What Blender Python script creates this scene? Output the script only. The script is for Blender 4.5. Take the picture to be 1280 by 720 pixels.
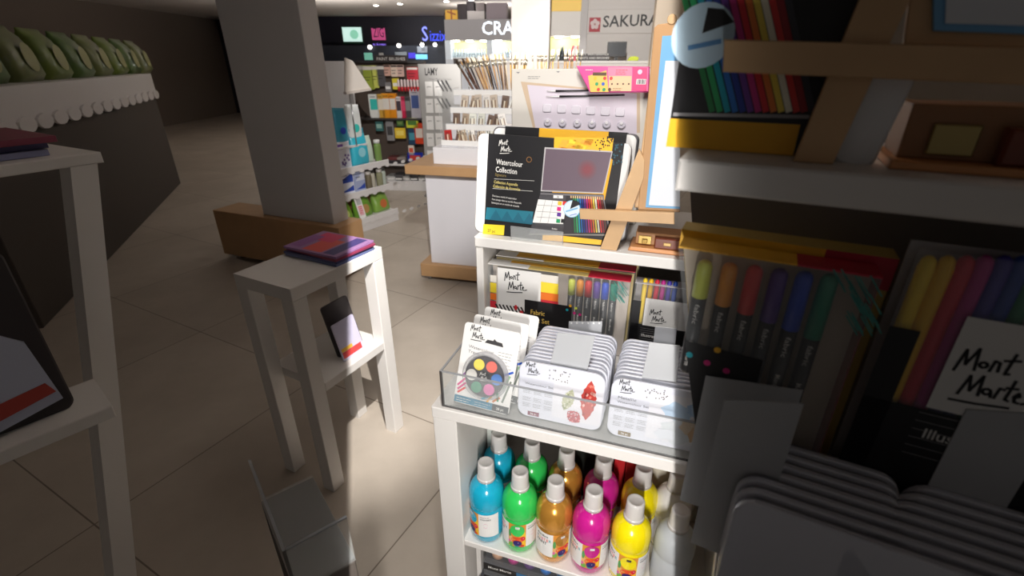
import bpy, math, random
from mathutils import Vector, Matrix
random.seed(7)
for o in list(bpy.data.objects): bpy.data.objects.remove(o)
SC = bpy.context.scene; COL = SC.collection

# ---------------------------------------------------------------- camera, world, lights
PITCH = math.radians(25.3); FPX = 600.0
ct, st = math.cos(PITCH), math.sin(PITCH)
EYE = Vector((0, 0, 1.5))
cd = bpy.data.cameras.new('camera'); cam = bpy.data.objects.new('camera', cd); COL.objects.link(cam)
cam.location = EYE; cam.rotation_euler = (math.radians(90) - PITCH, 0, 0)
cd.sensor_width = 36; cd.lens = 36 * FPX / 1280; cd.clip_start = .02; cd.clip_end = 60
cd.dof.use_dof = True; cd.dof.focus_distance = 1.05; cd.dof.aperture_fstop = cd.lens / 1000 / .0032
SC.camera = cam
SC.view_settings.view_transform = 'Standard'; SC.view_settings.look = 'None'
SC.view_settings.gamma = 1; SC.view_settings.use_curve_mapping = False
SC.view_settings.exposure = 0.0

W = bpy.data.worlds.new('world'); SC.world = W; W.use_nodes = True
W.node_tree.nodes['Background'].inputs[0].default_value = (1, .95, .9, 1)
W.node_tree.nodes['Background'].inputs[1].default_value = .07
UP = Vector((0, st, ct)); FW = Vector((0, ct, -st))
EDGE = 0.3367

def lamp(name, kind, loc, power, color=(1, .965, .92), target=None, rot=None, **kw):
    l = bpy.data.lights.new(name, kind); l.energy = power; l.color = color
    for k, v in kw.items(): setattr(l, k, v)
    o = bpy.data.objects.new(name, l); COL.objects.link(o); o.location = loc
    if target is not None:
        o.rotation_euler = (Vector(target) - Vector(loc)).to_track_quat('-Z', 'Y').to_euler()
    if rot is not None: o.rotation_euler = rot
    return o

# added unseen line light over the viewer; added flaps keep it inside the aisle
LAMP0, LAMP1 = .40, 1.12
lamp('added_line_light_high', 'AREA', EYE + UP * (LAMP0 + LAMP1) / 2, 16.5, rot=cam.rotation_euler, shape='RECTANGLE', size=.006, size_y=LAMP1 - LAMP0)
# added unseen low light behind the viewer, brightening the bottle shelf
lamp('added_line_light_low', 'AREA', EYE - UP * .52, 10, rot=cam.rotation_euler, shape='RECTANGLE', size=.006, size_y=.36)
# added spots on the same line, brightening floor, aisle and far wall
lamp('added_aisle_spot', 'SPOT', EYE + UP * 1.0, 400, target=(-.85, 4.2, .75), spot_size=math.radians(37), spot_blend=.6, shadow_soft_size=.006)
lamp('added_far_spot', 'SPOT', EYE + UP * 1.02, 2600, target=(.5, 10, 2.15), spot_size=math.radians(35), spot_blend=.5, shadow_soft_size=.006)
lamp('added_aisle_spot', 'SPOT', EYE + UP * .95, 430, target=(-.98, 2.1, 0), spot_size=math.radians(38), spot_blend=.7, shadow_soft_size=.006)
# recessed downlights further down the shop; added bodiless uplights brighten the ceiling
for x_, y_, p_ in ((-1.3, 7.6, 60), (.7, 6.8, 45), (-2.6, 11.6, 90), (-.4, 9.3, 70), (1.6, 9.3, 70), (-.6, 5.0, 40), (-2.6, 14.0, 60)):
    lamp('ceiling_down_light', 'SPOT', (x_, y_, 2.6), p_, rot=(math.radians(8), 0, 0), spot_size=math.radians(112), spot_blend=.6, shadow_soft_size=.05)
lamp('added_uplight_rack', 'AREA', (-1.75, 6.35, 1.60), 30, rot=(math.pi, 0, 0), shape='RECTANGLE', size=1.2, size_y=.12)
lamp('added_uplight_bay', 'AREA', (-.2, 12.2, 2.2), 30, rot=(math.pi, 0, 0), shape='RECTANGLE', size=2.0, size_y=.3)
lamp('added_uplight_left', 'AREA', (-3.6, 10.5, 1.3), 60, rot=(math.pi, 0, 0), shape='RECTANGLE', size=1.5, size_y=.6)

# ---------------------------------------------------------------- materials
def lin(c):
    c /= 255.0
    return c / 12.92 if c <= .04045 else ((c + .055) / 1.055) ** 2.4
MATS = {}
def M(rgb, rough=.5, metal=0.0, emit=0.0, noise=0.0, nscale=20.0, coat=0.0, alpha=1.0, bump=0.0):
    key = (tuple(rgb), rough, metal, emit, noise, nscale, coat, alpha, bump)
    if key in MATS: return MATS[key]
    m = bpy.data.materials.new('m%03d' % len(MATS)); m.use_nodes = True
    nt = m.node_tree; b = nt.nodes['Principled BSDF']; c = [lin(v) for v in rgb] + [1]
    b.inputs['Base Color'].default_value = c; b.inputs['Roughness'].default_value = rough
    b.inputs['Metallic'].default_value = metal
    if coat: b.inputs['Coat Weight'].default_value = coat; b.inputs['Coat Roughness'].default_value = .05
    if emit:
        b.inputs['Emission Color'].default_value = c; b.inputs['Emission Strength'].default_value = emit
    if noise or bump:
        tc = nt.nodes.new('ShaderNodeTexCoord'); n = nt.nodes.new('ShaderNodeTexNoise')
        n.inputs['Scale'].default_value = nscale; n.inputs['Detail'].default_value = 5
        nt.links.new(tc.outputs['Object'], n.inputs['Vector'])
        if noise:
            mx = nt.nodes.new('ShaderNodeMix'); mx.data_type = 'RGBA'; mx.blend_type = 'MIX'
            mx.inputs[6].default_value = [v * (1 - noise) for v in c[:3]] + [1]
            mx.inputs[7].default_value = [min(1, v * (1 + noise)) for v in c[:3]] + [1]
            nt.links.new(n.outputs['Fac'], mx.inputs[0]); nt.links.new(mx.outputs[2], b.inputs['Base Color'])
        if bump:
            bp = nt.nodes.new('ShaderNodeBump'); bp.inputs['Strength'].default_value = bump; bp.inputs['Distance'].default_value = .002
            nt.links.new(n.outputs['Fac'], bp.inputs['Height']); nt.links.new(bp.outputs[0], b.inputs['Normal'])
    if alpha < 1:
        out = nt.nodes['Material Output']; tr = nt.nodes.new('ShaderNodeBsdfTransparent'); mx = nt.nodes.new('ShaderNodeMixShader')
        mx.inputs[0].default_value = alpha
        nt.links.new(tr.outputs[0], mx.inputs[1]); nt.links.new(b.outputs[0], mx.inputs[2]); nt.links.new(mx.outputs[0], out.inputs[0])
    MATS[key] = m
    return m

WHITE = M((228, 224, 220), .45, noise=.03, nscale=6)
CARD = M((236, 234, 232), .5)
TINW = M((226, 228, 240), .3, coat=.3)
TING = M((150, 152, 165), .35, metal=.3)
BLK = M((26, 25, 28), .45)
INK = M((30, 30, 34), .6)
GREYINK = M((120, 120, 124), .6)
LIGHTPRINT = M((225, 222, 218), .5)
YEL = M((246, 186, 44), .5)
ORG = M((240, 170, 30), .5)
GREYP = M((150, 148, 150), .4)
RAIL = M((225, 222, 222), .4)
WOOD = M((204, 166, 122), .5, noise=.16, nscale=14)
OAK = M((188, 148, 106), .45, noise=.12, nscale=9)
ACR = M((230, 235, 235), .04, alpha=.13)
ACRE = M((170, 172, 176), .15, alpha=.8)
ACRD = M((70, 66, 66), .2, alpha=.85)
CLEAR = M((235, 238, 240), .05, alpha=.06)
FROST = M((196, 200, 204), .35, alpha=.8)
SHEET = M((196, 198, 202), .3, alpha=.86)
RED = M((222, 50, 45), .45); BLUE = M((40, 90, 200), .45); GREEN = M((30, 150, 95), .45); TEAL = M((30, 160, 175), .45)
MAG = M((215, 40, 130), .45); PURP = M((95, 50, 150), .45); CYAN = M((45, 180, 215), .45); LIME = M((225, 235, 90), .45)
PINK = M((225, 75, 150), .4, coat=.4)
METAL = M((180, 180, 184), .25, metal=.9)

# ---------------------------------------------------------------- frames
def ray(px, py):
    u = (px - 640) / FPX; v = (360 - py) / FPX
    return Vector((u, ct + v * st, -st + v * ct))
class Frame:
    """a place to build in: X right, Y away, Z up the face"""
    def __init__(s, org, yaw=0, lean=0, roll=0):
        s.o = Vector(org)
        s.R = (Matrix.Rotation(math.radians(yaw), 3, 'Z') @ Matrix.Rotation(-math.radians(lean), 3, 'X') @ Matrix.Rotation(math.radians(roll), 3, 'Y'))
        s.M = Matrix.Translation(s.o) @ s.R.to_4x4(); s.I = s.M.inverted()
    def w(s, x, y, z): return s.M @ Vector((x, y, z))
    def px(s, px, py, y=0.0):
        d = s.R.inverted() @ ray(px, py); e = s.I @ EYE; t = (y - e.y) / d.y
        p = e + d * t
        return (p.x, p.z)
    def pz(s, px, py, z=0.0):
        d = s.R.inverted() @ ray(px, py); e = s.I @ EYE; t = (z - e.z) / d.z
        p = e + d * t
        return (p.x, p.y)
    def sub(s, x, y, z, yaw=0, lean=0, roll=0):
        f = Frame((0, 0, 0)); f.o = s.w(x, y, z)
        f.R = s.R @ (Matrix.Rotation(math.radians(yaw), 3, 'Z') @ Matrix.Rotation(-math.radians(lean), 3, 'X') @ Matrix.Rotation(math.radians(roll), 3, 'Y'))
        f.M = Matrix.Translation(f.o) @ f.R.to_4x4(); f.I = f.M.inverted()
        return f

# ---------------------------------------------------------------- text glyphs
GL = {}
def glyphs(s, bold=False):
    if (s, bold) in GL: return GL[(s, bold)]
    cu = bpy.data.curves.new('t', 'FONT'); cu.body = s; cu.size = 1; cu.resolution_u = 2
    if bold: cu.offset = .012
    o = bpy.data.objects.new('t', cu); COL.objects.link(o)
    dg = bpy.context.evaluated_depsgraph_get(); me = bpy.data.meshes.new_from_object(o.evaluated_get(dg))
    vs = [(v.co.x / .7, v.co.y / .7) for v in me.vertices]; fs = [tuple(p.vertices) for p in me.polygons]
    bpy.data.objects.remove(o); bpy.data.curves.remove(cu); bpy.data.meshes.remove(me)
    GL[(s, bold)] = (vs, fs)
    return vs, fs

def circ2(cx, cz, r, n=20, rz=None, a0=0, a1=2 * math.pi):
    rz = r if rz is None else rz
    return [(cx + r * math.cos(a0 + (a1 - a0) * i / n), cz + rz * math.sin(a0 + (a1 - a0) * i / n)) for i in range(n)]
def rrect(x0, x1, z0, z1, r, n=5):
    p = []
    for cx, cz, a in ((x1 - r, z1 - r, 0), (x0 + r, z1 - r, 90), (x0 + r, z0 + r, 180), (x1 - r, z0 + r, 270)):
        for i in range(n + 1):
            t = math.radians(a + 90 * i / n); p.append((cx + r * math.cos(t), cz + r * math.sin(t)))
    return p

# ---------------------------------------------------------------- mesh builder
class MB:
    def __init__(s): s.v = []; s.f = []; s.m = []; s.sm = []; s.mats = []; s.map = None; s.y0 = 0.0
    def mi(s, m):
        if m not in s.mats: s.mats.append(m)
        return s.mats.index(m)
    def add(s, vs, fs, m, smooth=False):
        b = len(s.v); s.v += [tuple(v) for v in vs]; k = s.mi(m)
        for f in fs: s.f.append(tuple(b + i for i in f)); s.m.append(k); s.sm.append(smooth)
        return s
    def slab(s, pts, y0, y1, m, c=0.0, smooth=False):
        """2-D outline in x,z given a thickness in y, edges chamfered by c"""
        n = len(pts)
        ar = sum(pts[i][0] * pts[(i + 1) % n][1] - pts[(i + 1) % n][0] * pts[i][1] for i in range(n))
        if ar < 0: pts = pts[::-1]
        cx = (min(p[0] for p in pts) + max(p[0] for p in pts)) / 2; cz = (min(p[1] for p in pts) + max(p[1] for p in pts)) / 2
        w = (max(p[0] for p in pts) - min(p[0] for p in pts)) / 2; h = (max(p[1] for p in pts) - min(p[1] for p in pts)) / 2
        c = min(c, w * .45, h * .45, abs(y1 - y0) * .45)
        ins = [(cx + (x - cx) * (1 - c / max(w, 1e-6)), cz + (z - cz) * (1 - c / max(h, 1e-6))) for x, z in pts]
        rings = [(ins, y0), (pts, y0 + c), (pts, y1 - c), (ins, y1)] if c > 0 else [(pts, y0), (pts, y1)]
        vs = [(x, y, z) for r, y in rings for x, z in r]; fs = [tuple(range(n))]
        for k in range(len(rings) - 1):
            fs += [(k * n + i, (k + 1) * n + i, (k + 1) * n + (i + 1) % n, k * n + (i + 1) % n) for i in range(n)]
        fs.append(tuple(reversed(range((len(rings) - 1) * n, len(rings) * n))))
        return s.add(vs, fs, m, smooth)
    def box(s, x0, x1, y0, y1, z0, z1, m, c=0.0):
        return s.slab([(x0, z0), (x1, z0), (x1, z1), (x0, z1)], y0, y1, m, c)
    def lathe(s, prof, m, n=32, cx=0, cy=0, cap=True, mf=None):
        vs = []; fs = []; k = len(prof)
        for z, r in prof:
            for i in range(n):
                a = 2 * math.pi * i / n; vs.append((cx + r * math.cos(a), cy + r * math.sin(a), z))
        b = [(j * n + i, j * n + (i + 1) % n, (j + 1) * n + (i + 1) % n, (j + 1) * n + i) for j in range(k - 1) for i in range(n)]
        if cap: b += [tuple(reversed(range(n))), tuple(range((k - 1) * n, k * n))]
        return s.add(vs, b, m, True)
    def tube(s, pts, r, m, n=8, r1=None):
        pts = [Vector(p) for p in pts]; vs = []; r1 = r if r1 is None else r1
        for j, p in enumerate(pts):
            t = (pts[min(j + 1, len(pts) - 1)] - pts[max(j - 1, 0)]).normalized()
            a = t.cross(Vector((0, 0, 1)) if abs(t.z) < .9 else Vector((1, 0, 0))).normalized(); b = t.cross(a)
            rr = r + (r1 - r) * j / max(1, len(pts) - 1)
            for i in range(n):
                an = 2 * math.pi * i / n; vs.append(p + a * rr * math.cos(an) + b * rr * math.sin(an))
        fs = [(j * n + i, j * n + (i + 1) % n, (j + 1) * n + (i + 1) % n, (j + 1) * n + i) for j in range(len(pts) - 1) for i in range(n)]
        fs += [tuple(reversed(range(n))), tuple(range((len(pts) - 1) * n, len(pts) * n))]
        return s.add(vs, fs, m, True)
    def hexa(s, p8, m):
        """bottom four then top four corners"""
        return s.add(p8, [(3, 2, 1, 0), (4, 5, 6, 7), (0, 1, 5, 4), (1, 2, 6, 5), (2, 3, 7, 6), (3, 0, 4, 7)], m)
    # flat prints on the front (y = s.y0)
    def P(s, x, z, L): return s.map(x, z, L) if s.map else (x, s.y0 - L * .00035, z)
    def poly(s, pts, m, L=1): return s.add([s.P(x, z, L) for x, z in pts], [tuple(range(len(pts)))], m)
    def rect(s, x0, x1, z0, z1, m, L=1): return s.poly([(x0, z0), (x1, z0), (x1, z1), (x0, z1)], m, L)
    def text(s, t, x, z, h, m, L=2, bold=False, w=None, al='l', tilt=0.0, ang=0.0):
        vs, fs = glyphs(t, bold)
        if not vs: return s
        W0 = max(v[0] for v in vs); sx = h if w is None else w / W0
        off = {'l': 0, 'c': -W0 * sx / 2, 'r': -W0 * sx}[al]; ca, sa = math.cos(ang), math.sin(ang); out = []
        for a, b in vs:
            X = a * sx + off; Z = b * h + tilt * X
            out.append(s.P(x + X * ca - Z * sa, z + X * sa + Z * ca, L))
        return s.add(out, fs, m)
    def ribbon(s, pts, w, m, L=2):
        for a, b in zip(pts[:-1], pts[1:]):
            dx, dz = b[0] - a[0], b[1] - a[1]; l = math.hypot(dx, dz) or 1e-9; ux, uz = dx / l, dz / l; nx, nz = -uz * w / 2, ux * w / 2
            e = w * .3
            s.poly([(a[0] - ux * e - nx, a[1] - uz * e - nz), (b[0] + ux * e - nx, b[1] + uz * e - nz), (b[0] + ux * e + nx, b[1] + uz * e + nz), (a[0] - ux * e + nx, a[1] - uz * e + nz)], m, L)
        return s
    def script(s, x, z, w, m, L=2, tilt=0.0, one=False):
        """hand-brushed two-line name, width w"""
        st_ = [[(0, .52), (.06, .98), (.12, .68), (.22, 1.04), (.27, .6)], circ2(.36, .74, .055, 8) + [(.415, .74)], [(.47, .64), (.49, .86), (.56, .84), (.58, .66)], [(.71, 1.06), (.68, .64), (.74, .66)], [(.6, .9), (.8, .95)],
               [(.2, .05), (.27, .48), (.34, .16), (.44, .52), (.48, .1)], circ2(.57, .22, .06, 8) + [(.63, .22), (.65, .12)], [(.7, .12), (.72, .34), (.79, .33)], [(.87, .55), (.85, .14), (.9, .12)], [(.8, .38), (.95, .4)], [(.95, .2), (1.02, .26), (.99, .32), (.95, .24), (.98, .13), (1.04, .12)],
               [(.12, -.1), (.5, -.08), (.95, -.02)], [(1.08, .12), (1.18, .16)]]
        for q in st_:
            s.ribbon([(x + a / 1.18 * w, z + (b / 1.18) * w + tilt * a * w) for a, b in q], w * .042, m, L)
        return s
    def lines(s, x, z, w, n, dz, m, h=.0012, L=2):
        """rows of small print"""
        for i in range(n):
            ww = w * (1, .86, .94, .7, .9)[i % 5]; X = x
            while X < x + ww:
                l = random.uniform(.15, .3) * w; s.rect(X, min(X + l, x + ww), z - i * dz, z - i * dz + h, m, L); X += l + .05 * w
        return s
    def build(s, name, parent=None, fr=None, label=None, cat=None, group=None, kind=None):
        me = bpy.data.meshes.new(name); me.from_pydata(s.v, [], s.f)
        for m in s.mats: me.materials.append(m)
        me.polygons.foreach_set('material_index', s.m); me.polygons.foreach_set('use_smooth', s.sm); me.update()
        o = bpy.data.objects.new(name, me); COL.objects.link(o)
        if parent is not None: o.parent = parent
        elif fr is not None: o.matrix_world = fr.M.copy()
        tag(o, label, cat, group, kind)
        return o
def tag(o, label=None, cat=None, group=None, kind=None):
    for k, v in (('label', label), ('category', cat), ('group', group), ('kind', kind)):
        if v: o[k] = v
    return o
def thing(name, fr, label, cat, group=None, kind=None):
    o = bpy.data.objects.new(name, None); COL.objects.link(o); o.matrix_world = fr.M.copy(); o.empty_display_size = .05
    return tag(o, label, cat, group, kind)
def kids(o): return [c for c in COL.objects if c.parent == o]
def dup(root, fr=None, label=None, group=None, parent=None):
    r = root.copy(); COL.objects.link(r)
    if parent is not None: r.parent = parent
    if fr is not None: r.matrix_world = fr.M.copy()
    if label: r['label'] = label
    if group: r['group'] = group
    for c in kids(root): dup(c, parent=r)
    return r

# ================================================================= STRUCTURE
Fw = Frame((0, 0, 0))
CEIL = 2.62
def floor_mat():
    m = bpy.data.materials.new('floor_tile'); m.use_nodes = True; nt = m.node_tree; b = nt.nodes['Principled BSDF']; N = nt.nodes.new
    tc = N('ShaderNodeTexCoord'); mp = N('ShaderNodeMapping'); br = N('ShaderNodeTexBrick'); no = N('ShaderNodeTexNoise'); n2 = N('ShaderNodeTexNoise')
    mp.inputs['Rotation'].default_value = (0, 0, math.radians(28)); mp.inputs['Location'].default_value = (.88, -.35, 0)
    nt.links.new(tc.outputs['Object'], mp.inputs[0]); nt.links.new(mp.outputs[0], br.inputs['Vector'])
    br.inputs['Scale'].default_value = 1; br.inputs['Brick Width'].default_value = 1.0; br.inputs['Row Height'].default_value = 1.0
    br.inputs['Mortar Size'].default_value = .003; br.inputs['Mortar Smooth'].default_value = .3; br.offset = 0
    br.inputs['Color1'].default_value = [lin(v) for v in (198, 187, 174)] + [1]; br.inputs['Color2'].default_value = [lin(v) for v in (192, 181, 168)] + [1]
    br.inputs['Mortar'].default_value = [lin(v) for v in (128, 116, 104)] + [1]
    no.inputs['Scale'].default_value = 2.2; no.inputs['Detail'].default_value = 6; no.inputs['Roughness'].default_value = .6
    nt.links.new(tc.outputs['Object'], no.inputs['Vector'])
    rp = N('ShaderNodeValToRGB'); rp.color_ramp.elements[0].position = .3; rp.color_ramp.elements[0].color = (.78, .77, .76, 1)
    rp.color_ramp.elements[1].position = .72; rp.color_ramp.elements[1].color = (1, 1, 1, 1)
    nt.links.new(no.outputs['Fac'], rp.inputs[0])
    mx = N('ShaderNodeMix'); mx.data_type = 'RGBA'; mx.blend_type = 'MULTIPLY'; mx.inputs[0].default_value = 1
    nt.links.new(br.outputs['Color'], mx.inputs[6]); nt.links.new(rp.outputs[0], mx.inputs[7]); nt.links.new(mx.outputs[2], b.inputs['Base Color'])
    b.inputs['Roughness'].default_value = .42
    return m
def struct(name, mb): return mb.build(name, fr=Fw, kind='structure')
struct('floor', MB().box(-9, 6, -2, 17, -.1, 0, floor_mat()))
struct('ceiling', MB().box(-9, 6, -2, 17, CEIL, CEIL + .1, M((190, 182, 176), .8)))
struct('wall_back', MB().box(-9, 6, 16.3, 16.5, 0, CEIL, M((34, 34, 44), .6)))
struct('wall_left', MB().box(-9, -8.8, -2, 16.3, 0, CEIL, M((120, 108, 98), .8)))
struct('wall_right', MB().box(5.8, 6, -2, 16.3, 0, CEIL, M((150, 140, 130), .8)))

# added housing and flaps out of view, cutting the overhead light at both sides
def U_(k, sgn, s, off=0.0): return EYE + UP * k + (Vector((EDGE * sgn, 0, 0)) + FW) * s + Vector((off * sgn, 0, 0))
lf = MB(); k0, k1 = LAMP0 - .06, LAMP1 + .06
DARKM = M((18, 18, 18), .9)
for sg in (-1, 1):
    a = [U_(k0, sg, .0, .004), U_(k0, sg, .47, .0005), U_(k1, sg, .47, .0005), U_(k1, sg, .0, .004)]
    o_ = Vector((.003 * sg, 0, 0)); b_ = [p + o_ for p in a]
    lf.hexa([a[0], a[1], b_[1], b_[0], a[3], a[2], b_[2], b_[3]], DARKM)
bk = [EYE + UP * k0 + Vector((-.01, 0, 0)) - FW * .004, EYE + UP * k0 + Vector((.01, 0, 0)) - FW * .004]
lf.hexa([bk[0], bk[1], bk[1] - FW * .02, bk[0] - FW * .02] + [p + UP * (k1 - k0) for p in (bk[0], bk[1], bk[1] - FW * .02, bk[0] - FW * .02)], DARKM)
def low_flaps():  # added unseen flaps and stand, cutting the low light at both sides
    q = MB(); a0_, a1_ = -.73, -.31
    for sg in (-1, 1):
        a = [U_(a0_, sg, .0, .004), U_(a0_, sg, .43, .0005), U_(a1_, sg, .43, .0005), U_(a1_, sg, .0, .004)]
        o_ = Vector((.003 * sg, 0, 0)); b_ = [p + o_ for p in a]
        q.hexa([a[0], a[1], b_[1], b_[0], a[3], a[2], b_[2], b_[3]], DARKM)
    c = [EYE + UP * a0_ + Vector((x, 0, 0)) - FW * y for x, y in ((-.01, .004), (.01, .004), (.01, .024), (-.01, .024))]
    q.hexa(c + [p + UP * (a1_ - a0_) for p in c], DARKM)
    e_ = EYE + UP * a0_ - FW * .012; q.tube([e_, (e_.x, e_.y, 0)], .008, DARKM)
    q.build('added_flaps_low', fr=Fw, kind='structure')
low_flaps()
tp = EYE + UP * k1 - FW * .01; lf.tube([tp, (tp.x, tp.y, CEIL)], .008, DARKM)
lf.build('added_flaps_high', fr=Fw, kind='structure')

# pillars
Fp = Frame((0, 7.4, 0), -6)
x0, _ = Fp.px(639, 60); x1, _ = Fp.px(686, 60)
MB().box(x0, x1, 0, .55, 0, CEIL, M((226, 218, 214), .6), .006).build('wall_pillar', fr=Fp, kind='structure')
Fp2 = Frame((0, 8.6, 0), -8)
x0, _ = Fp2.px(819, 20)
MB().box(x0, x0 + .9, 0, .25, 0, CEIL, M((232, 214, 192), .6), .006).build('wall_pillar', fr=Fp2, kind='structure')

# ================================================================= DISPLAY UNIT (centre)
YAW = -18.4
D = Frame((-.167, .797, 0), YAW)
TOPZ, TRAYZ, BZ = 1.137, .851, .462
END = .62
t = thing('display_shelf', D, 'white stepped display shelf with paint bottles, tins and marker sets on it', 'shelf')
MB().box(0, .054, 0, .62, 0, TRAYZ - .027, WHITE, .002).build('side_panel', t)
MB().box(END - .02, END, 0, .62, 0, TRAYZ - .027, WHITE, .002).build('side_panel', t)
MB().box(-.001, END, -.001, .62, TRAYZ - .027, TRAYZ, WHITE, .002).build('counter_board', t)
MB().box(.054, END - .02, .002, .6, BZ - .018, BZ, WHITE, .002).build('shelf_board', t)
MB().box(.054, END - .02, .004, .6, .10, .118, WHITE, .002).build('shelf_board', t)
MB().box(.054, END - .02, .6, .615, .05, TRAYZ - .027, M((150, 145, 142), .6)).build('back_panel', t)
MB().box(.072, .084, .03, .1, .118, BZ - .018, WHITE).build('divider_panel', t)
MB().box(0, .018, .261, .62, TRAYZ, TOPZ - .024, WHITE, .002).build('upper_side_panel', t)
MB().box(END - .018, END, .261, .62, TRAYZ, TOPZ - .024, WHITE, .002).build('upper_side_panel', t)
MB().box(-.001, END, .258, .62, TOPZ - .024, TOPZ, WHITE, .002).build('top_board', t)
MB().box(.018, END - .018, .60, .615, TRAYZ, TOPZ - .024, M((150, 145, 142), .6)).build('back_panel', t)

# acrylic tray
Ft = D.sub(.02, .008, TRAYZ)
t = thing('acrylic_tray', Ft, 'clear acrylic tray with low walls along the front of the white counter', 'tray')
th = .004; TW, TD, THT = END - .025, .245, .088
MB().box(0, TW, 0, th, 0, THT, ACR).box(0, TW, 0, th, THT - .0022, THT + .0003, ACRE).box(-.0003, .0045, -.0003, th, 0, THT, ACRD).box(0, TW, -.0004, th, 0, .0018, ACRD).build('front_panel', t)
MB().box(0, th, th, TD, .003, THT, ACR).box(0, th, th, TD, THT - .0022, THT + .0003, ACRE).build('side_panel', t)
MB().box(TW - th, TW, th, TD, .003, THT, ACR).box(TW - th, TW, th, TD, THT - .0022, THT + .0003, ACRE).build('side_panel', t)
MB().box(th, TW - th, th, TD, 0, .003, ACR).build('base_panel', t)
TB = TRAYZ + .0032

# ----- travel sets
def travel_set(fr, w, h, label, detail):
    t = thing('watercolour_travel_set', fr, label, 'paint set', 'carded travel paint sets in the clear tray')
    m = MB().slab(rrect(0, w, 0, h, .008), 0, .0022, CARD, .0004)
    m.script(w * .12, h * .82, w * .27, INK, tilt=-.06)
    m.slab([(w * .40, h * .80), (w * .44, h * .84), (w * .54, h * .84), (w * .56, h * .865), (w * .6, h * .84), (w * .70, h * .835), (w * .73, h * .79)], -.0004, .0001, M((60, 58, 60)))
    m.text('Watercolour', w * .13, h * .70, h * .036, GREYINK, w=w * .46, tilt=-.05); m.text('Travel Set', w * .13, h * .64, h * .036, GREYINK, w=w * .36, tilt=-.05)
    m.lines(w * .66, h * .72, w * .26, 6, .006, GREYINK, .0008)
    # printed strokes and bottom bar
    for i, (c, x0, z0, x1, z1) in enumerate([(MAG, .04, .22, .16, .32), (MAG, .05, .17, .17, .26), (RED, .06, .13, .17, .2), (M((150, 90, 160)), .1, .34, .2, .44), (ORG, .6, .1, .72, .26), (GREEN, .78, .14, .72, .32), (BLUE, .76, .44, .96, .52), (M((150, 190, 150)), .84, .3, .92, .46), (CYAN, .5, .12, .62, .17), (M((200, 120, 60)), .7, .12, .8, .18), (M((120, 130, 120)), .86, .14, .95, .4)]):
        m.ribbon([(w * x0, h * z0), (w * x1, h * z1)], w * .035, c, 1)
    m.rect(w * .01, w * .70, h * .01, h * .095, M((40, 120, 150)), 2); m.rect(w * .70, w * .99, h * .01, h * .095, M((50, 50, 54)), 2)
    m.text('28 pc', w * .84, h * .035, h * .03, LIGHTPRINT, 3, al='c', bold=True)
    m.lines(w * .05, h * .06, w * .26, 2, .005, LIGHTPRINT, .0012, 3); m.lines(w * .38, h * .06, w * .28, 2, .005, LIGHTPRINT, .0008, 3)
    m.build('backing_card', t)
    # round palette in a clear blister
    cx, cz, r = w * .5, h * .40, w * .385
    p = MB().slab(circ2(cx, cz, r * .9, 40), -.007, -.0003, M((52, 50, 56), .35), .001)
    p.slab(circ2(cx, cz, r * .27, 24), -.0085, -.007, M((24, 24, 26), .3), .0005)
    p.y0 = -.0086; p.script(cx - r * .2, cz - r * .14, r * .4, LIGHTPRINT)
    pal = p.build('paint_palette', t)
    for i, c in enumerate([M((235, 95, 75), .6), M((240, 215, 60), .6), M((225, 222, 216), .6), M((25, 140, 100), .6), M((225, 100, 170), .6), M((60, 125, 205), .6)]):
        a = math.radians(62 + 60 * i)
        MB().slab(circ2(cx + r * .58 * math.cos(a), cz + r * .58 * math.sin(a), r * .25, 20), -.0095, -.007, c, .0006).build('paint_pan', pal)
    b = MB()
    n = 40; rings = [(1.08, -.0004), (1.03, -.004), (.99, -.010), (.95, -.012)]
    vs = [(cx + r * k * math.cos(2 * math.pi * i / n), y, cz + r * k * math.sin(2 * math.pi * i / n)) for k, y in rings for i in range(n)]
    b.add(vs, [(k * n + i, k * n + (i + 1) % n, (k + 1) * n + (i + 1) % n, (k + 1) * n + i) for k in range(3) for i in range(n)], M((190, 190, 195), .12, alpha=.55), True)
    b.add(vs[3 * n:], [tuple(range(n))], M((235, 235, 240), .03, alpha=.1))
    b.build('clear_blister', t)
    return t
Fc = D.sub(.041, .019, TB + .0066, yaw=1, lean=21, roll=3)
c0 = travel_set(Fc, .121, .170, 'carded paint set with a round six colour palette, front of its row in the tray', True)
dup(c0, D.sub(.048, .058, TB + .0066, yaw=1, lean=19, roll=3), 'carded travel paint set in the middle of its row, mostly hidden by the front card')
dup(c0, D.sub(.058, .099, TB + .0066, yaw=1, lean=17, roll=3), 'carded travel paint set at the back of its row, top edge highest of the three')

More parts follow.
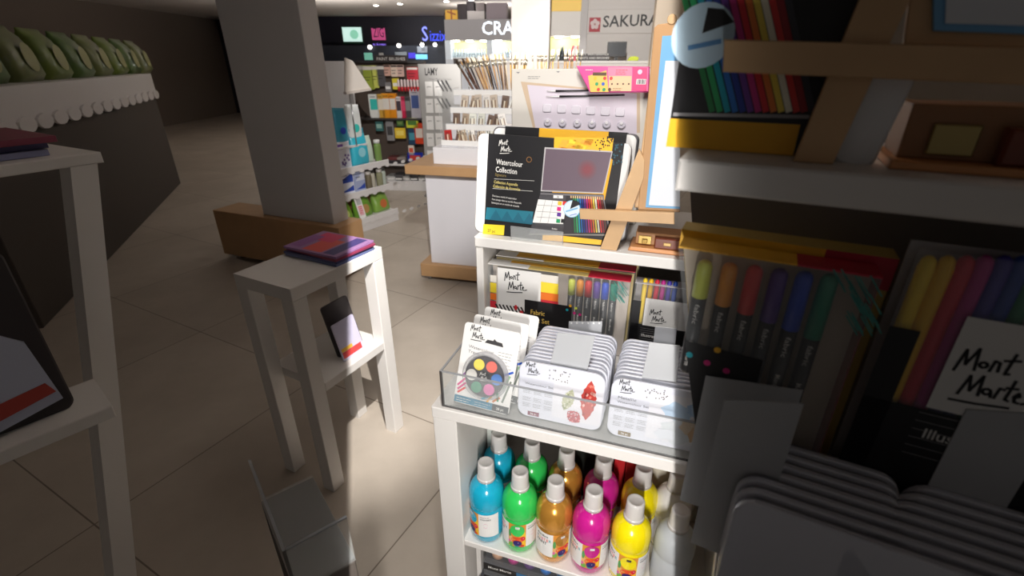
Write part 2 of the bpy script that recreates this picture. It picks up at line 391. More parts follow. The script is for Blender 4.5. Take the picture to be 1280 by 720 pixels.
# ----- tins
def tin(fr, w, h, kind, label, group):
    t = thing('watercolour_tin', fr, label, 'tin', group)
    m = MB().slab(rrect(0, w, 0, h, .02), 0, .007, TINW, .0012)
    if kind:
        m.script(w * .08, h * .80, w * .17, INK)
        m.text('Watercolour Set' if kind == 1 else 'Watercolour Set', w * .08, h * .60, h * .035, GREYINK, w=w * .34)
        if kind == 2: m.text('Metallic', w * .08, h * .67, h * .045, GREYINK, w=w * .2)
        for r_, z in enumerate((.5, .36, .25)):
            for c_ in range(3): m.lines(w * (.06 + .13 * c_), h * z, w * .10, 3, .0034, GREYINK, .0007)
        m.rect(w * .13, w * .27, h * .035, h * .11, M((130, 60, 85)) if kind == 1 else M((120, 95, 50)), 2); m.text('36 pc', w * .2, h * .055, h * .035, LIGHTPRINT, 3, al='c', bold=True)
        m.rect(w * .42, w * .985, h * .1, h * .9, M((232, 232, 240)), 1)
        rnd = random.Random(4 + kind)
        for i in range(22): m.poly(circ2(w * rnd.uniform(.36, .6), h * rnd.uniform(.74, .95), .0013, 6), M((120, 115, 115)), 2)
        if kind == 1:
            def leaf(cx, cz, rx, rz, ang, cols, seed):
                rr = random.Random(seed); ca, sa = math.cos(ang), math.sin(ang)
                pts = [(math.sin(math.pi * i / 20) ** .85 * (1 + .10 * math.cos(i * 2.1)), -1 + i / 10) for i in range(21)]
                out = [(x_ * rx, z_ * rz) for x_, z_ in pts] + [(-x_ * rx, z_ * rz) for x_, z_ in pts[::-1][1:-1]]
                T = lambda x_, z_: (cx + x_ * ca - z_ * sa, cz + x_ * sa + z_ * ca)
                m.poly([T(*p) for p in out], cols[0], 2)
                for k in range(26):
                    z_ = rr.uniform(-.8, .8); hw = math.sin(math.pi * (z_ + 1) / 2) ** .8 * .8; x_ = rr.uniform(-hw, hw)
                    m.poly([T(x_ * rx + a_ * rx * .2, z_ * rz + b_ * rz * .09) for a_, b_ in ((-1, -.3), (.2, -1), (1, .4), (-.1, 1))], cols[1 + k % (len(cols) - 1)], 3)
            leaf(w * .60, h * .46, w * .065, h * .21, -.28, [M((188, 190, 160)), M((225, 226, 205)), M((150, 160, 120)), M((205, 205, 180))], 1)
            leaf(w * .83, h * .52, w * .085, h * .36, -.05, [M((190, 55, 45)), M((235, 130, 115)), M((150, 30, 30)), M((215, 80, 65)), M((240, 190, 180))], 2)
            leaf(w * .68, h * .18, w * .08, h * .13, .9, [M((190, 70, 80)), M((235, 160, 165)), M((150, 50, 70)), M((225, 200, 210))], 3)
        else:
            for q, (x_, z_, rx, rz, c) in enumerate([(.72, .62, .16, .16, (190, 212, 235)), (.9, .72, .1, .12, (170, 200, 230)), (.75, .3, .2, .2, (214, 220, 226)), (.86, .42, .1, .12, (225, 200, 170)), (.62, .22, .1, .1, (222, 226, 236)), (.92, .3, .06, .14, (214, 170, 120))]):
                m.poly([(w * x_ + w * rx * (1 + .18 * math.sin(5 * a_ + q)) * math.cos(a_), h * z_ + h * rz * (1 + .2 * math.sin(4 * a_ + q)) * math.sin(a_)) for a_ in [i * math.pi / 12 for i in range(24)]], M(c), 2 + q)
    m.build('lid', t)
    MB().slab(rrect(.0015, w - .0015, .0015, h - .0015, .019), .0072, .0115, TING, .0012).build('base', t)
    return t
def tin_row(s0, kinds, n, nm, first_label):
    a = tin(D.sub(s0, .030, TB, lean=7), .168, .121, kinds, first_label, None)
    b = None
    for i in range(1, n):
        fr = D.sub(s0 + .0012 * math.sin(i * 2.3) + .003 * i / n, .0335 + .0128 * i, TB + .0001, lean=7 + .5 * math.sin(i * 1.7))
        if b is None: b = tin(fr, .168, .121, 0, nm, nm)
        else: dup(b, fr)
tin_row(.177, 1, 12, 'white metal paint tin standing behind the seashell tin', 'white paint tin printed with red and green seashells, front of the left row')
a = tin(D.sub(.356, .030, TB, lean=7), .168, .121, 2, 'white metallic paint tin printed with pale blue watercolour shapes, front of the right row', None)
b = None
for i in range(1, 12):
    fr = D.sub(.356 + .001 * math.sin(i * 2.1) + .003 * i / 12, .0335 + .0128 * i, TB + .0001, lean=7 + .5 * math.sin(i * 1.3))
    if b is None: b = tin(fr, .168, .121, 0, 'white metal paint tin standing behind the pale blue printed tin', 'white metal paint tins of the right row')
    else: dup(b, fr)
for o in list(COL.objects):
    if o.get('group') == 'white metal paint tin standing behind the seashell tin': o['group'] = 'white metal paint tins of the left row'

# grey plastic divider sheets
def sheet(fr, pts, label, serr=False):
    m = MB().slab([fr.px(*p) for p in pts], 0, .0016, SHEET, .0003)
    if serr:
        (ax, az), (bx, bz) = fr.px(*pts[0]), fr.px(*pts[1])
        for i in range(6):
            u = (i + .5) / 6; m.rect(ax + (bx - ax) * u - .002, ax + (bx - ax) * u + .002, az + (bz - az) * u - .006, az + (bz - az) * u - .001, M((240, 240, 240)), 1)
    return m.build('divider_sheet', fr=fr, label=label, cat='divider')
sheet(D.sub(0, .205, 0), [(711, 402), (753, 402), (747, 470), (708, 470)], 'grey plastic divider sheet with notched top, behind the larger sheet over the left tin row', True)
sheet(D.sub(0, .0432, TRAYZ, lean=7), [(697, 416), (744, 420), (733, 468), (686, 462)], 'wide frosted grey plastic sheet standing among the left row of tins')
sheet(D.sub(0, .205, 0), [(819, 408), (846, 411), (840, 470), (812, 466)], 'grey plastic divider sheet behind the right tin row')
sheet(D.sub(0, .0432, TRAYZ, lean=7), [(812, 428), (850, 432), (846, 478), (802, 472)], 'frosted grey plastic sheet standing among the right row of tins')

# ----- fabric marker packs
def marker(fr, parent, x, z0, z1, r, col, y=.012):
    zc = z1 - (z1 - z0) * .30
    m = MB(); m.lathe([(z0, r * .7), (z0 + .004, r), (zc, r)], M((48, 48, 52), .4), 14, x, y)
    m.map = lambda X, Z, L: (X, y - math.sqrt(max(1e-9, (r + L * .0002) ** 2 - (X - x) ** 2)), Z)
    zz = zc - .012
    m.map = lambda X, Z, L: (X, y - r - L * .0002 + .5 * (X - x) ** 2 / r, Z)
    m.text('fabric', x - .002, zc - .006, .0045, LIGHTPRINT, 2, w=.022, ang=-math.pi / 2)
    m.text('Mont Marte', x - .002, zc - .048, .0045, LIGHTPRINT, 2, w=.03, ang=-math.pi / 2, bold=True)
    b = m.build('marker', parent)
    MB().lathe([(zc, r * 1.06), (z1 - .006, r * 1.0), (z1 - .002, r * .8), (z1, r * .45)], col, 14, x, y).build('marker_cap', b)
def box_shell(m, x0, x1, z0, z1, dpt):
    m.box(x0, x1, 0, .0008, z0, z1, CLEAR)
    for a, b in ((x0, x0 + .0015), (x1 - .0015, x1)): m.box(a, b, .0008, dpt, z0, z1, CLEAR)
    return m
Fm = D.sub(.022, .280, TRAYZ + .0005)
PWd, PH, PD = .333, .213, .034
t = thing('marker_set', Fm, 'clear boxed marker set with black panel and six coloured pens, front pack on middle shelf', 'marker set')
m = MB(); box_shell(m, 0, PWd, 0, PH, PD); m.build('clear_box', t)
top = MB(); top.box(0, PWd, .001, PD, PH - .001, PH + .0006, M((222, 196, 120), .4)).box(.0, .10, .0005, PD + .0005, PH - .0005, PH + .0012, CARD).box(.24, PWd, .0003, PD + .001, PH - .0008, PH + .0016, M((200, 30, 60), .4))
top.box(.05, .28, .022, PD + .0007, PH, PH + .0014, YEL).build('lid_panel', t)
q = lambda a, b, y=.002: Fm.px(a, b, y)
m = MB()
m.box(.002, PWd - .002, PD - .003, PD - .001, .002, PH - .004, M((216, 204, 194), .6)); m.build('inner_card', t)
# logo card, black band, bars
m = MB(); m.y0 = -.0002
x0, z1 = Fm.px(622, 334); x1, z0 = Fm.px(675, 396)
m.rect(x0, x1, z0, z1, CARD, 1)
lx, lz = Fm.px(631, 362); m.script(lx, lz, .055, INK, 2)
for i in range(8):
    a = Fm.px(620 + i * 4.5, 380 + i * .6); b = Fm.px(626 + i * 4.5, 391 + i * .6); m.ribbon([a, b], .0042, INK, 2)
    a = Fm.px(623 + i * 4.5, 380 + i * .6)
for k, (X, Z) in enumerate(((617, 384), (652, 391), (645, 384))): m.poly(circ2(*Fm.px(X, Z), .006 - .001 * k, 12, rz=.007), M((205, 40, 50)), 3)
for (xa, xb) in ((613, 620.5), (676, 698)):
    for ya, yb, c in ((344, 352, (238, 232, 222)), (353.5, 365, (250, 222, 60)), (366.5, 374, (238, 120, 40)), (376, 386, (205, 45, 60))):
        p0 = Fm.px(xa, yb); p1 = Fm.px(xb, ya + (xb - xa) * .06)
        m.rect(p0[0], p1[0], p0[1], p1[1], M(c, .45), 1)
xb0, zb1 = Fm.px(656, 374); xb1, zb0 = Fm.px(712, 449)
m.rect(xb0, Fm.px(714, 400)[0], 0.002, zb1, BLK, 3)
m.text('Fabric', *Fm.px(663, 392), .0125, M((222, 186, 90)), 4, bold=True, w=.036); m.text('Art Set', *Fm.px(664, 401.5), .0125, M((222, 186, 90)), 4, bold=True, w=.046)
m.text('signature', *Fm.px(665, 408), .004, GREYP, 4, w=.02); m.lines(*Fm.px(666, 420), .03, 3, .006, LIGHTPRINT, .0014, 4); m.lines(*Fm.px(666, 432), .03, 4, .006, GREYP, .001, 4)
for k, (X, Z, c) in enumerate(((709, 387, TEAL), (720, 385, LIME), (718, 391, MAG), (725, 393, MAG), (713, 382, ORG))): m.poly(circ2(*Fm.px(X, Z), .0035, 10), c, 4)
rnd = random.Random(3)
for k in range(26):
    a = Fm.px(762 + rnd.uniform(0, 18), 351 + rnd.uniform(0, 20)); m.ribbon([a, (a[0] + .012, a[1] - .016)], .0012, M((70, 150, 140)), 2)
m.build('printed_sleeve', t)
for i, c in enumerate([M((215, 225, 80), .4), M((245, 160, 40), .4), M((228, 45, 45), .4), M((90, 50, 150), .4), M((30, 75, 200), .4), M((20, 140, 110), .4)]):
    x, z1 = Fm.px(714.5 + i * 10.6, 349.5 + i * 1.1, .006); _, z0 = Fm.px(714.5 + i * 10.6, 412 + i * 2, .006)
    marker(Fm, t, x, z0, z1, .0082, c, .0125)
for k, lb in ((1, 'second clear boxed fabric marker set, directly behind the front one'), (2, 'rearmost clear boxed fabric marker set under the upper shelf')):
    fr = D.sub(.022 + .006 * k, .280 + .040 * k, TRAYZ + .0005)
    t2 = thing('marker_set', fr, lb, 'marker set'); h = PH + .007 * k
    box_shell(MB(), 0, PWd, 0, h, PD).build('clear_box', t2)
    MB().box(0, PWd, .001, PD, h - .001, h + .0006, M((222, 190, 90), .4)).box(.0, .12, .0005, PD + .0005, h - .0005, h + .0012, CARD).box(.05, .30, .008, PD + .0007, h, h + .0014, YEL).box(.25, PWd, .0003, PD + .001, h - .0008, h + .0016, M((200, 30, 60), .4)).build('lid_panel', t2)
    MB().box(.002, PWd - .002, .002, .004, .002, h - .004, M((215, 190, 120), .6)).build('inner_card', t2)

Fi = D.sub(.365, .276, TRAYZ + .0005); iw = END - .365 - .022
t = thing('marker_set', Fi, 'boxed illustration marker set with white logo card at the right end of the middle shelf', 'marker set')
box_shell(MB(), 0, iw, 0, .215, .034).build('clear_box', t)
MB().box(.002, iw - .002, .031, .033, .002, .211, M((170, 165, 165), .6)).box(0, iw, .001, .034, .214, .2156, M((190, 186, 190), .3)).build('inner_card', t)
m = MB(); m.rect(-.0005, .018, 0, Fi.px(800, 376)[1], BLK, 1); p0 = Fi.px(803, 406); p1 = Fi.px(842, 378)
m.rect(.0, iw, .0, p0[1] + .002, BLK, 1); m.rect(p0[0], iw, p0[1], p1[1] + .002, CARD, 2); m.script(*Fi.px(811, 401.5), .036, INK, 3)
m.rect(*[Fi.px(799, 420)[0], Fi.px(822, 420)[0]], Fi.px(800, 428)[1], Fi.px(800, 408)[1], BLK, 3)
for k in range(7): m.rect(Fi.px(799, 420)[0], Fi.px(820, 420)[0], Fi.px(800, 409 + 2.6 * k)[1], Fi.px(800, 409.5 + 2.6 * k)[1] + .0004, GREYP, 4)
m.text('Illustration', *Fi.px(801, 419.5), .007, LIGHTPRINT, 5, bold=True, w=.042); m.build('printed_sleeve', t)
for i, c in enumerate([M((245, 210, 40), .4), M((240, 190, 30), .4), M((215, 40, 70), .4), M((190, 40, 140), .4), M((70, 60, 160), .4), M((30, 70, 160), .4)]):
    x, z1 = Fi.px(807 + i * 7.6, 349 + i * .9, .006); MB().lathe([(.02, .0045), (z1 - .01, .0052), (z1 - .003, .0045), (z1, .002)], c, 12, x, .012).build('marker', t)

# ----- poster paint bottles
def bottle(fr, rgb, yaw, label, metallic=False, prints=True, clear=False):
    t = thing('paint_bottle', fr.sub(0, 0, 0, yaw=yaw), label, 'paint bottle')
    c = M(rgb, .22, coat=.5, metal=.55 if metallic else 0) if not clear else FROST
    R = .0412
    m = MB().lathe([(0, .030), (.003, .034), (.010, .0375), (.022, .039), (.026, R - .001), (.104, R - .001), (.108, R - .0022), (.112, R - .001), (.117, R + .0002), (.130, R + .0001), (.143, R - .0006), (.154, R - .0032), (.162, R - .0072), (.168, R - .0124), (.1725, R - .0180), (.1745, .0200), (.177, .0195)], c, 48)
    m.build('bottle_body', t)
    m = MB().lathe([(.176, .0208), (.183, .0211), (.1835, .0196), (.186, .0195), (.218, .0187), (.2225, .0181), (.2242, .0165), (.2244, .0142), (.2238, .0135), (.2238, .001)], M((226, 222, 220), .25, alpha=.85), 32)
    for i in range(3): m.lathe([(.178 + .0015 * i, .0211), (.1788 + .0015 * i, .0215), (.1796 + .0015 * i, .0211)], M((198, 192, 190), .3, alpha=.82), 32, cap=False)
    m.build('cap', t)
    if prints and not clear:
        m = MB(); rr = R - .001 + .0004
        m.map = lambda a, z, L: ((rr + L * .00022) * math.cos(math.radians(a - 90)), (rr + L * .00022) * math.sin(math.radians(a - 90)), z)
        def patch(a0, a1, z0, z1, mt, L):
            n = max(1, int((a1 - a0) / 6))
            for i in range(n):
                m.rect(a0 + (a1 - a0) * i / n, a0 + (a1 - a0) * (i + 1) / n, z0, z1, mt, L)
        def blob(a, z, ra, rz, mt, L, n=16): # fan, wrapped round the bottle
            pts = [(a + ra * math.cos(2 * math.pi * i / n), z + rz * math.sin(2 * math.pi * i / n)) for i in range(n)]
            for i in range(n): m.poly([(a, z), pts[i], pts[(i + 1) % n]], mt, L)
        Z0, Z1 = .029, .1005
        patch(-95, -22, Z0, Z1, CARD, 1); patch(-22, 36, Z0, Z1, M((225, 150, 60)), 1); patch(36, 105, Z0, Z1, CARD, 1)
        m.text('Mont Marte', -78, .088, .006, INK, 2, w=40, bold=True)
        for i, ch in enumerate('POSTER'): m.text(ch, -80 + 9 * i, .0755, .008, (GREYINK, ORG, MAG, RED, RED, TEAL)[i], 2, w=7.5, bold=True)
        m.text('PAINT', -80, .0655, .008, INK, 2, w=38, bold=True)
        for k in range(4): m.rect(-80, -50 + 4 * (k % 2), .056 - .004 * k, .0568 - .004 * k, M((190, 190, 190)), 2)
        # colourful bird pattern
        for a, z, ra, rz, cc, L in ((-14, .052, 8, .010, (235, 180, 120), 2), (-17, .070, 5, .012, (90, 160, 90), 2), (28, .060, 8, .02, (245, 205, 50), 2), (-14, .036, 8, .007, (120, 180, 80), 2), (30, .038, 6, .009, (250, 190, 40), 2), (8, .052, 20, .0095, (235, 80, 35), 3), (26, .057, 8, .007, (225, 40, 60), 4), (8, .035, 12, .006, (60, 150, 140), 3), (8, .042, 14, .0085, (50, 35, 110), 5), (-18, .044, 4, .005, (220, 110, 160), 4), (22, .033, 9, .004, (215, 60, 40), 3)):
            blob(a, z, ra, rz, M(cc), L)
        m.poly(circ2(11, .044, 1.2, 8, rz=.001), CARD, 7); m.poly(circ2(27, .059, 1.5, 8, rz=.001), CARD, 7)
        blob(8, .083, 23, .0185, c, 6, 22)
        patch(2, 15, .089, .0955, CARD if rgb[2] > 30 or rgb[0] < 100 else M((60, 50, 30)), 8); m.text('500ml', 8.5, .091, .0025, GREYINK, 9, w=9, al='c')
        m.text('PREMIUM', 42, .090, .0035, GREYINK, 2, w=30); m.text('WASHABLE', 42, .083, .0045, INK, 2, w=36, bold=True)
        m.ribbon(circ2(60, .066, 7, 12, rz=.007) , .0006, PINK, 2)
        m.build('label', t)
    return t
FB = D.sub(0, 0, BZ)
BC = [((25, 170, 205), 'bright blue', 1), ((50, 200, 90), 'green', 0), ((222, 158, 66), 'metallic gold', 1), ((200, 30, 140), 'magenta', 1), ((246, 226, 12), 'yellow', 1)]
xs = [.100, .181, .262, .345, .4305]; yaws = [-45, 2, 34, 8, -4]
for i, (rgb, nm, _) in enumerate(BC):
    bottle(D.sub(xs[i] - .001, .045, BZ), rgb, yaws[i], nm + ' poster paint bottle in the front row', metallic=(i == 2))
for i, (rgb, nm, _) in enumerate(BC):
    if i < 4 or True: bottle(D.sub(xs[i] - .004 + .003 * i, .140, BZ), rgb, yaws[i] + 20, nm + ' poster paint bottle in the back row', metallic=(i == 2))
bottle(D.sub(.518, .050, BZ), (210, 208, 205), 0, 'clear frosted bottle of white liquid at the right end of the front row', prints=False, clear=True)
bottle(D.sub(.512, .150, BZ), (236, 234, 232), 0, 'white paint bottle behind the clear frosted bottle', prints=False)
MB().slab([(0, 0), (.13, 0), (.125, .25), (.06, .28), (.005, .26)], 0, .12, M((222, 214, 196), .4, bump=.6, nscale=30), .01).build('paper_bag', fr=D.sub(.45, .22, BZ), label='crumpled cream paper bag behind the yellow paint bottles', cat='bag')
# things behind the bottles
m = MB().box(0, .05, 0, .16, 0, .30, M((26, 28, 24)), .001); m.poly([(0.002, .25), (.045, .262), (.048, .285), (.004, .29)], M((140, 200, 50)), 1); m.poly(circ2(.015, .276, .004, 8), BLK, 2)
m.build('craft_box', fr=D.sub(.27, .22, BZ), label='black and lime green box behind the gold and magenta bottles', cat='box')
m = MB().box(0, .045, 0, .16, 0, .275, CARD, .001); rnd = random.Random(8)
for i in range(26): m.poly(circ2(rnd.uniform(.005, .04), rnd.uniform(.2, .27), .003, 8), BLK, 1)
m.build('craft_box', fr=D.sub(.322, .22, BZ, roll=0), label='white box with black spots behind the magenta bottle', cat='box')
for k in range(2):
    m = MB().box(0, .026, 0, .16, 0, .285, M((190, 35, 40)), .001); m.text('CRAYONS LARGE', .018, .16, .008, LIGHTPRINT, 1, w=.1, ang=math.pi / 2, bold=True)
    m.build('craft_box', fr=D.sub(.370 + .028 * k, .215, BZ), label='red box with white lettering behind the yellow bottle, ' + ('left one' if k == 0 else 'right one') + ' of the two', cat='box')
m = MB().box(0, .028, 0, .05, 0, .33, M((200, 205, 200), .2), .002); m.text('Acrylic', .02, .12, .01, INK, 1, w=.07, ang=math.pi / 2)
m.build('boxed_set', fr=D.sub(.060, .15, BZ), label='narrow pale box with dark lettering beside the left shelf panel', cat='box')

# paint sets on the lowest shelf
def vivid(z, lab):
    fr = D.sub(.098, .012, z)
    t = thing('paint_pot_set', fr, lab, 'paint set'); w = .34
    m = MB().box(0, w, 0, .1, 0, .026, M((60, 60, 66), .3), .001)
    m.rect(.0, .085, .001, .025, BLK, 1); m.rect(.085, w, .001, .025, M((55, 110, 155)), 1)
    m.text('Mont Marte', .012, .009, .008, LIGHTPRINT, 2, w=.06, tilt=.08, bold=True); m.text('Vivid Set', .105, .009, .009, LIGHTPRINT, 2, w=.06, bold=True)
    m.build('tray', t)
    for i, c in enumerate([(225, 175, 140), (200, 50, 140), (100, 60, 130), (30, 120, 210), (20, 90, 140), (90, 60, 60), (40, 60, 70), (190, 160, 60)]):
        MB().lathe([(.0262, .0155), (.040, .0155), (.0415, .014)], M(c, .35), 20, .028 + .041 * i, .030).build('paint_pot', t)
    MB().box(0, w, 0, .001, .026, .044, CLEAR).box(0, w, 0, .1, .044, .0448, CLEAR).build('clear_lid', t)
MB().box(.084, .48, .008, .2, .118, .318, M((70, 70, 76), .5), .002).build('storage_box', fr=D, label='dark carton on the lowest shelf under the stacked paint sets', cat='box')
vivid(.3185, 'blue set of small paint pots, lower of the two on the bottom shelf')
vivid(.3645, 'black and blue set of paint pots, topmost on the bottom shelf')

# ----- boxed collections on top
def coll(fr, pxo, label, detail):
    t = thing('watercolour_collection_box', fr, label, 'paint set')
    w, h = .334, .221
    MB().slab(rrect(0, w, 0, h, .014), .003, .034, M((226, 224, 222), .4), .003).slab(rrect(.003, w - .003, .003, h - .003, .013), .034, .037, M((110, 110, 114), .3, metal=.5)).build('tin_case', t)
    m = MB(); sx0, sx1 = .026, .319
    m.box(sx0, sx1, 0, .040, -.001, h + .001, BLK, .001)
    P = lambda a, b: fr.px(a, b)
    if detail:
        def pp(pts, mt, L): m.poly([P(*p) for p in pts], mt, L)
        pp([(693, 171), (767, 173), (765, 189), (754, 262), (690, 246)], YEL, 1)
        rnd = random.Random(5)
        for i in range(16):
            X, Y = rnd.uniform(694, 738), rnd.uniform(172, 184); pp([(X, Y), (X + 9, Y + 1), (X + 6, Y + 6), (X - 3, Y + 4)], M((242, 165 + rnd.randint(0, 50), 60)), 2)
        for i in range(30):
            X, Y = rnd.uniform(744, 766), rnd.uniform(170, 189); m.poly(circ2(*P(X, Y), .0015, 6), BLK, 3)
        for i in range(26):
            X, Y = rnd.uniform(765, 778), rnd.uniform(180, 206); m.poly(circ2(*P(X, Y), .0018, 6), M((50, 90, 105)), 3)
        pp([(762, 196), (766, 200), (756, 250), (752, 248)], ORG, 2)
        pp([(678.5, 292), (752.5, 300), (751, 306), (678, 300)], YEL, 2)
        # tin lid picture and tray
        LID = M((128, 112, 124), .3, metal=.35)
        pp([(681, 184), (766, 189), (754, 242), (676, 239)], M((190, 186, 188), .3), 3)
        pp([(682.5, 186), (764.5, 190.5), (753, 240.5), (677.5, 237.5)], LID, 4)
        for k in range(4):
            a_ = P(734, 212); m.poly(circ2(a_[0], a_[1], .020 - .004 * k, 20), M((134 + 7 * k, 108 - 5 * k, 118 - 6 * k), .3, metal=.35), 5 + k)
        pp([(676, 240), (754, 243), (763, 293), (662, 292)], M((72, 70, 74)), 3)
        pp([(673, 249), (709, 252), (704, 280), (666, 278)], CARD, 4)
        for a_, b_ in (((682, 250), (675, 279)), ((691, 251), (685, 279))): m.ribbon([P(*a_), P(*b_)], .0008, GREYP, 5)
        for yy in (256, 264, 271): m.ribbon([P(671, yy), P(697, yy + 1.5)], .0008, GREYP, 5)
        for X, Y, c in ((700, 254, YEL), (706, 254, RED), (699, 261, MAG), (699, 268, PURP), (698, 276, GREEN), (704, 276, BLK)): m.rect(*[P(X - 2.5, Y)[0], P(X + 2.5, Y)[0]], P(X, Y + 2.4)[1], P(X, Y - 2.4)[1], c, 6)
        pp([(692, 242.5), (704, 243), (704, 248), (692, 247.5)], CARD, 6); m.text('30', *P(696, 247), .004, INK, 7)
        pp([(708, 243), (754, 246), (763, 293), (704, 292)], M((48, 44, 48)), 4)
        pc = [(40, 40, 40), (30, 110, 60), (40, 150, 90), (20, 150, 170), (40, 110, 190), (40, 60, 150), (110, 60, 150), (200, 50, 130), (220, 50, 60), (235, 130, 60), (245, 220, 90), (245, 240, 220), (225, 60, 60), (160, 40, 50), (110, 60, 50)]
        for i, c in enumerate(pc):
            X = 714 + 2.75 * i; X2 = 716 + 3.0 * i
            m.ribbon([P(X, 244 + .15 * i), P(X2, 290)], .0030, M(c), 5); m.ribbon([P(X, 244.5 + .15 * i), P(X + .1, 247 + .15 * i)], .0024, M((230, 190, 140)), 6)
        m.poly(circ2(*P(715, 261), .0185, 24), M((150, 200, 230)), 7)
        m.poly(circ2(*P(715, 261), .0170, 24), M((215, 228, 238)), 8); m.ribbon([P(708, 264), P(722, 260)], .003, M((120, 180, 220)), 9)
        m.poly([P(713, 261), P(726, 255), P(722, 251), P(716, 250)], BLK, 9); m.ribbon([P(713, 269), P(721, 267)], .0012, BLUE, 9)
        pp([(676, 243), (755, 246), (755.5, 244), (676, 241)], M((150, 146, 150), .3, metal=.5), 7)
        m.text('Mont Marte', *P(690, 286.5), .004, LIGHTPRINT, 6, w=.012, bold=True)
        m.ribbon([P(662, 292.5), P(757, 293.5)], .003, M((150, 146, 140), .3, metal=.5), 6); m.ribbon([P(754, 244), P(763, 293)], .002, M((150, 146, 150), .3, metal=.4), 7)
        # words
        tl = -.03
        m.script(*P(623.5, 190), .030, LIGHTPRINT, 3)
        m.text('Watercolour', *P(620.5, 205), .0115, LIGHTPRINT, 3, bold=True, w=.061, tilt=tl); m.text('Collection', *P(619.5, 214.5), .0115, LIGHTPRINT, 3, bold=True, w=.050, tilt=tl)
        m.ribbon(circ2(*P(661.5, 199.5), .0055, 14) + [circ2(*P(661.5, 199.5), .0055, 14)[0]], .0014, M((150, 105, 60)), 3)
        m.text('Signature', *P(619, 219.5), .006, M((150, 130, 80)), 3, w=.026, tilt=tl)
        m.ribbon([P(618, 223.5), P(668, 226)], .0007, LIGHTPRINT, 3); m.ribbon([P(616, 235.5), P(666, 239)], .0007, LIGHTPRINT, 3)
        m.text('Collection Aquarelle', *P(617.5, 228.8), .0062, M((214, 196, 120)), 3, bold=True, w=.056, tilt=tl); m.text('Colección de Acuarelas', *P(616.5, 234), .0062, M((214, 196, 120)), 3, bold=True, w=.064, tilt=tl)
        m.text('Dive into a world of watercolour', *P(615.5, 245.5), .0042, LIGHTPRINT, 3, w=.058, tilt=tl); m.text("Pour plonger dans un monde d'aquarelle", *P(615, 249.8), .0042, LIGHTPRINT, 3, w=.070, tilt=tl); m.text('Sumérgete en un mundo de acuarela', *P(614.5, 254), .0042, LIGHTPRINT, 3, w=.066, tilt=tl)
        pp([(608.5, 259), (667, 264.5), (664, 280.5), (606.5, 274)], M((35, 115, 135)), 2)
        for k in range(4): pp([(612 + 14 * k, 274.5 + 1.5 * k), (620 + 14 * k, 262 + 1.5 * k), (628 + 14 * k, 276 + 1.5 * k)], M((30, 98, 120)), 3)
        pp([(604.5, 280), (631, 281.5), (630, 294), (603.5, 292.5)], M((245, 215, 50)), 4); m.text('27 pc', *P(609.5, 289.5), .0068, INK, 5, w=.019)
    m.build('printed_sleeve', t)
    return t
Fcol = D.sub(-.014, .285, TOPZ + .001, lean=8, roll=1.2)
coll(Fcol, None, 'black and yellow watercolour box over a white tin, front one on the upper shelf', True)
Fcb = D.sub(.006, .332, TOPZ + .001, lean=8, roll=.6)
t = thing('watercolour_collection_box', Fcb, 'second watercolour collection box, its black and yellow top edge showing behind the front one', 'paint set')
MB().slab(rrect(0, .325, 0, .231, .014), .003, .034, M((120, 118, 122), .35, metal=.4), .003).slab(rrect(.004, .321, .004, .228, .013), .0015, .003, M((226, 224, 222), .4)).build('tin_case', t)
m = MB().box(.03, .30, 0, .038, -.0005, .2325, BLK, .001)
m.rect(.11, .262, .212, .2323, YEL, 1); m.build('printed_sleeve', t)
m = MB(); 
# clear ticket holder
Fh = D.sub(0, .268, 0)
a = [Fh.px(*p) for p in ((638.5, 282.5), (704, 290), (703.5, 305), (639, 299.5))]
zmin = TOPZ + .0003; m.slab([(a[0][0], a[0][1]), (a[1][0], a[1][1]), (a[2][0], zmin), (a[3][0], zmin)], 0, .0015, M((225, 228, 228), .08, alpha=.22))
for p, q_ in ((a[0], a[1]), (a[1], (a[2][0], zmin)), (a[0], (a[3][0], zmin))): m.ribbon([p, q_], .0011, GREYP, 1)
m.build('ticket_holder', fr=Fh, label='empty clear plastic ticket holder in front of the black watercolour box', cat='ticket holder')

# ----- easel with canvas board
Fe = D.sub(0, .245, 0)
def stick(mb, fr, a, b, wpx, y0, y1, mt):
    (ax, az), (bx, bz) = fr.px(*a), fr.px(*b)
    l = math.hypot(bx - ax, bz - az); nx, nz = -(bz - az) / l * wpx / 2, (bx - ax) / l * wpx / 2
    return mb.slab([(ax - nx, az - nz), (bx - nx, bz - nz), (bx + nx, bz + nz), (ax + nx, az + nz)], y0, y1, mt, .001)
Fe = D.sub(0, .268, TOPZ)
t = thing('table_easel', Fe, 'small light wood table easel with crossed legs, in front of the black box', 'easel')
m = MB(); pts = [Fe.px(*p) for p in ((799, 186), (806, 200), (805, 222), (771, 309), (750, 309.5))]
pts[-1] = (pts[-1][0], .0004); pts[-2] = (pts[-2][0], .0004)
m.slab(pts, 0, .008, WOOD, .001); m.build('leg', t)
m = MB(); pts = [Fe.px(*p, -.012) for p in ((724, 262), (843, 266.5), (843, 280.5), (725, 274))]; m.slab(pts, -.012, -.001, WOOD, .001); m.build('ledge', t)
m = MB(); stick(m, Fe, (826, 36), (797, 262), .016, .012, .022, WOOD); m.build('mast', t)
m = MB(); ptb = [Fe.px(*p, .010) for p in ((818, 35), (823, 31), (850, 27), (850, 264), (798, 262))]
m.slab([ptb[0], ptb[1], ptb[2], ptb[3], ptb[4]], .002, .0095, M((186, 142, 96), .5, noise=.08, nscale=25), .001)
m.slab(circ2(*Fe.px(840, 24), .008, 16), .0, .012, WOOD, .001); m.build('board', t)
m = MB(); m.y0 = .002
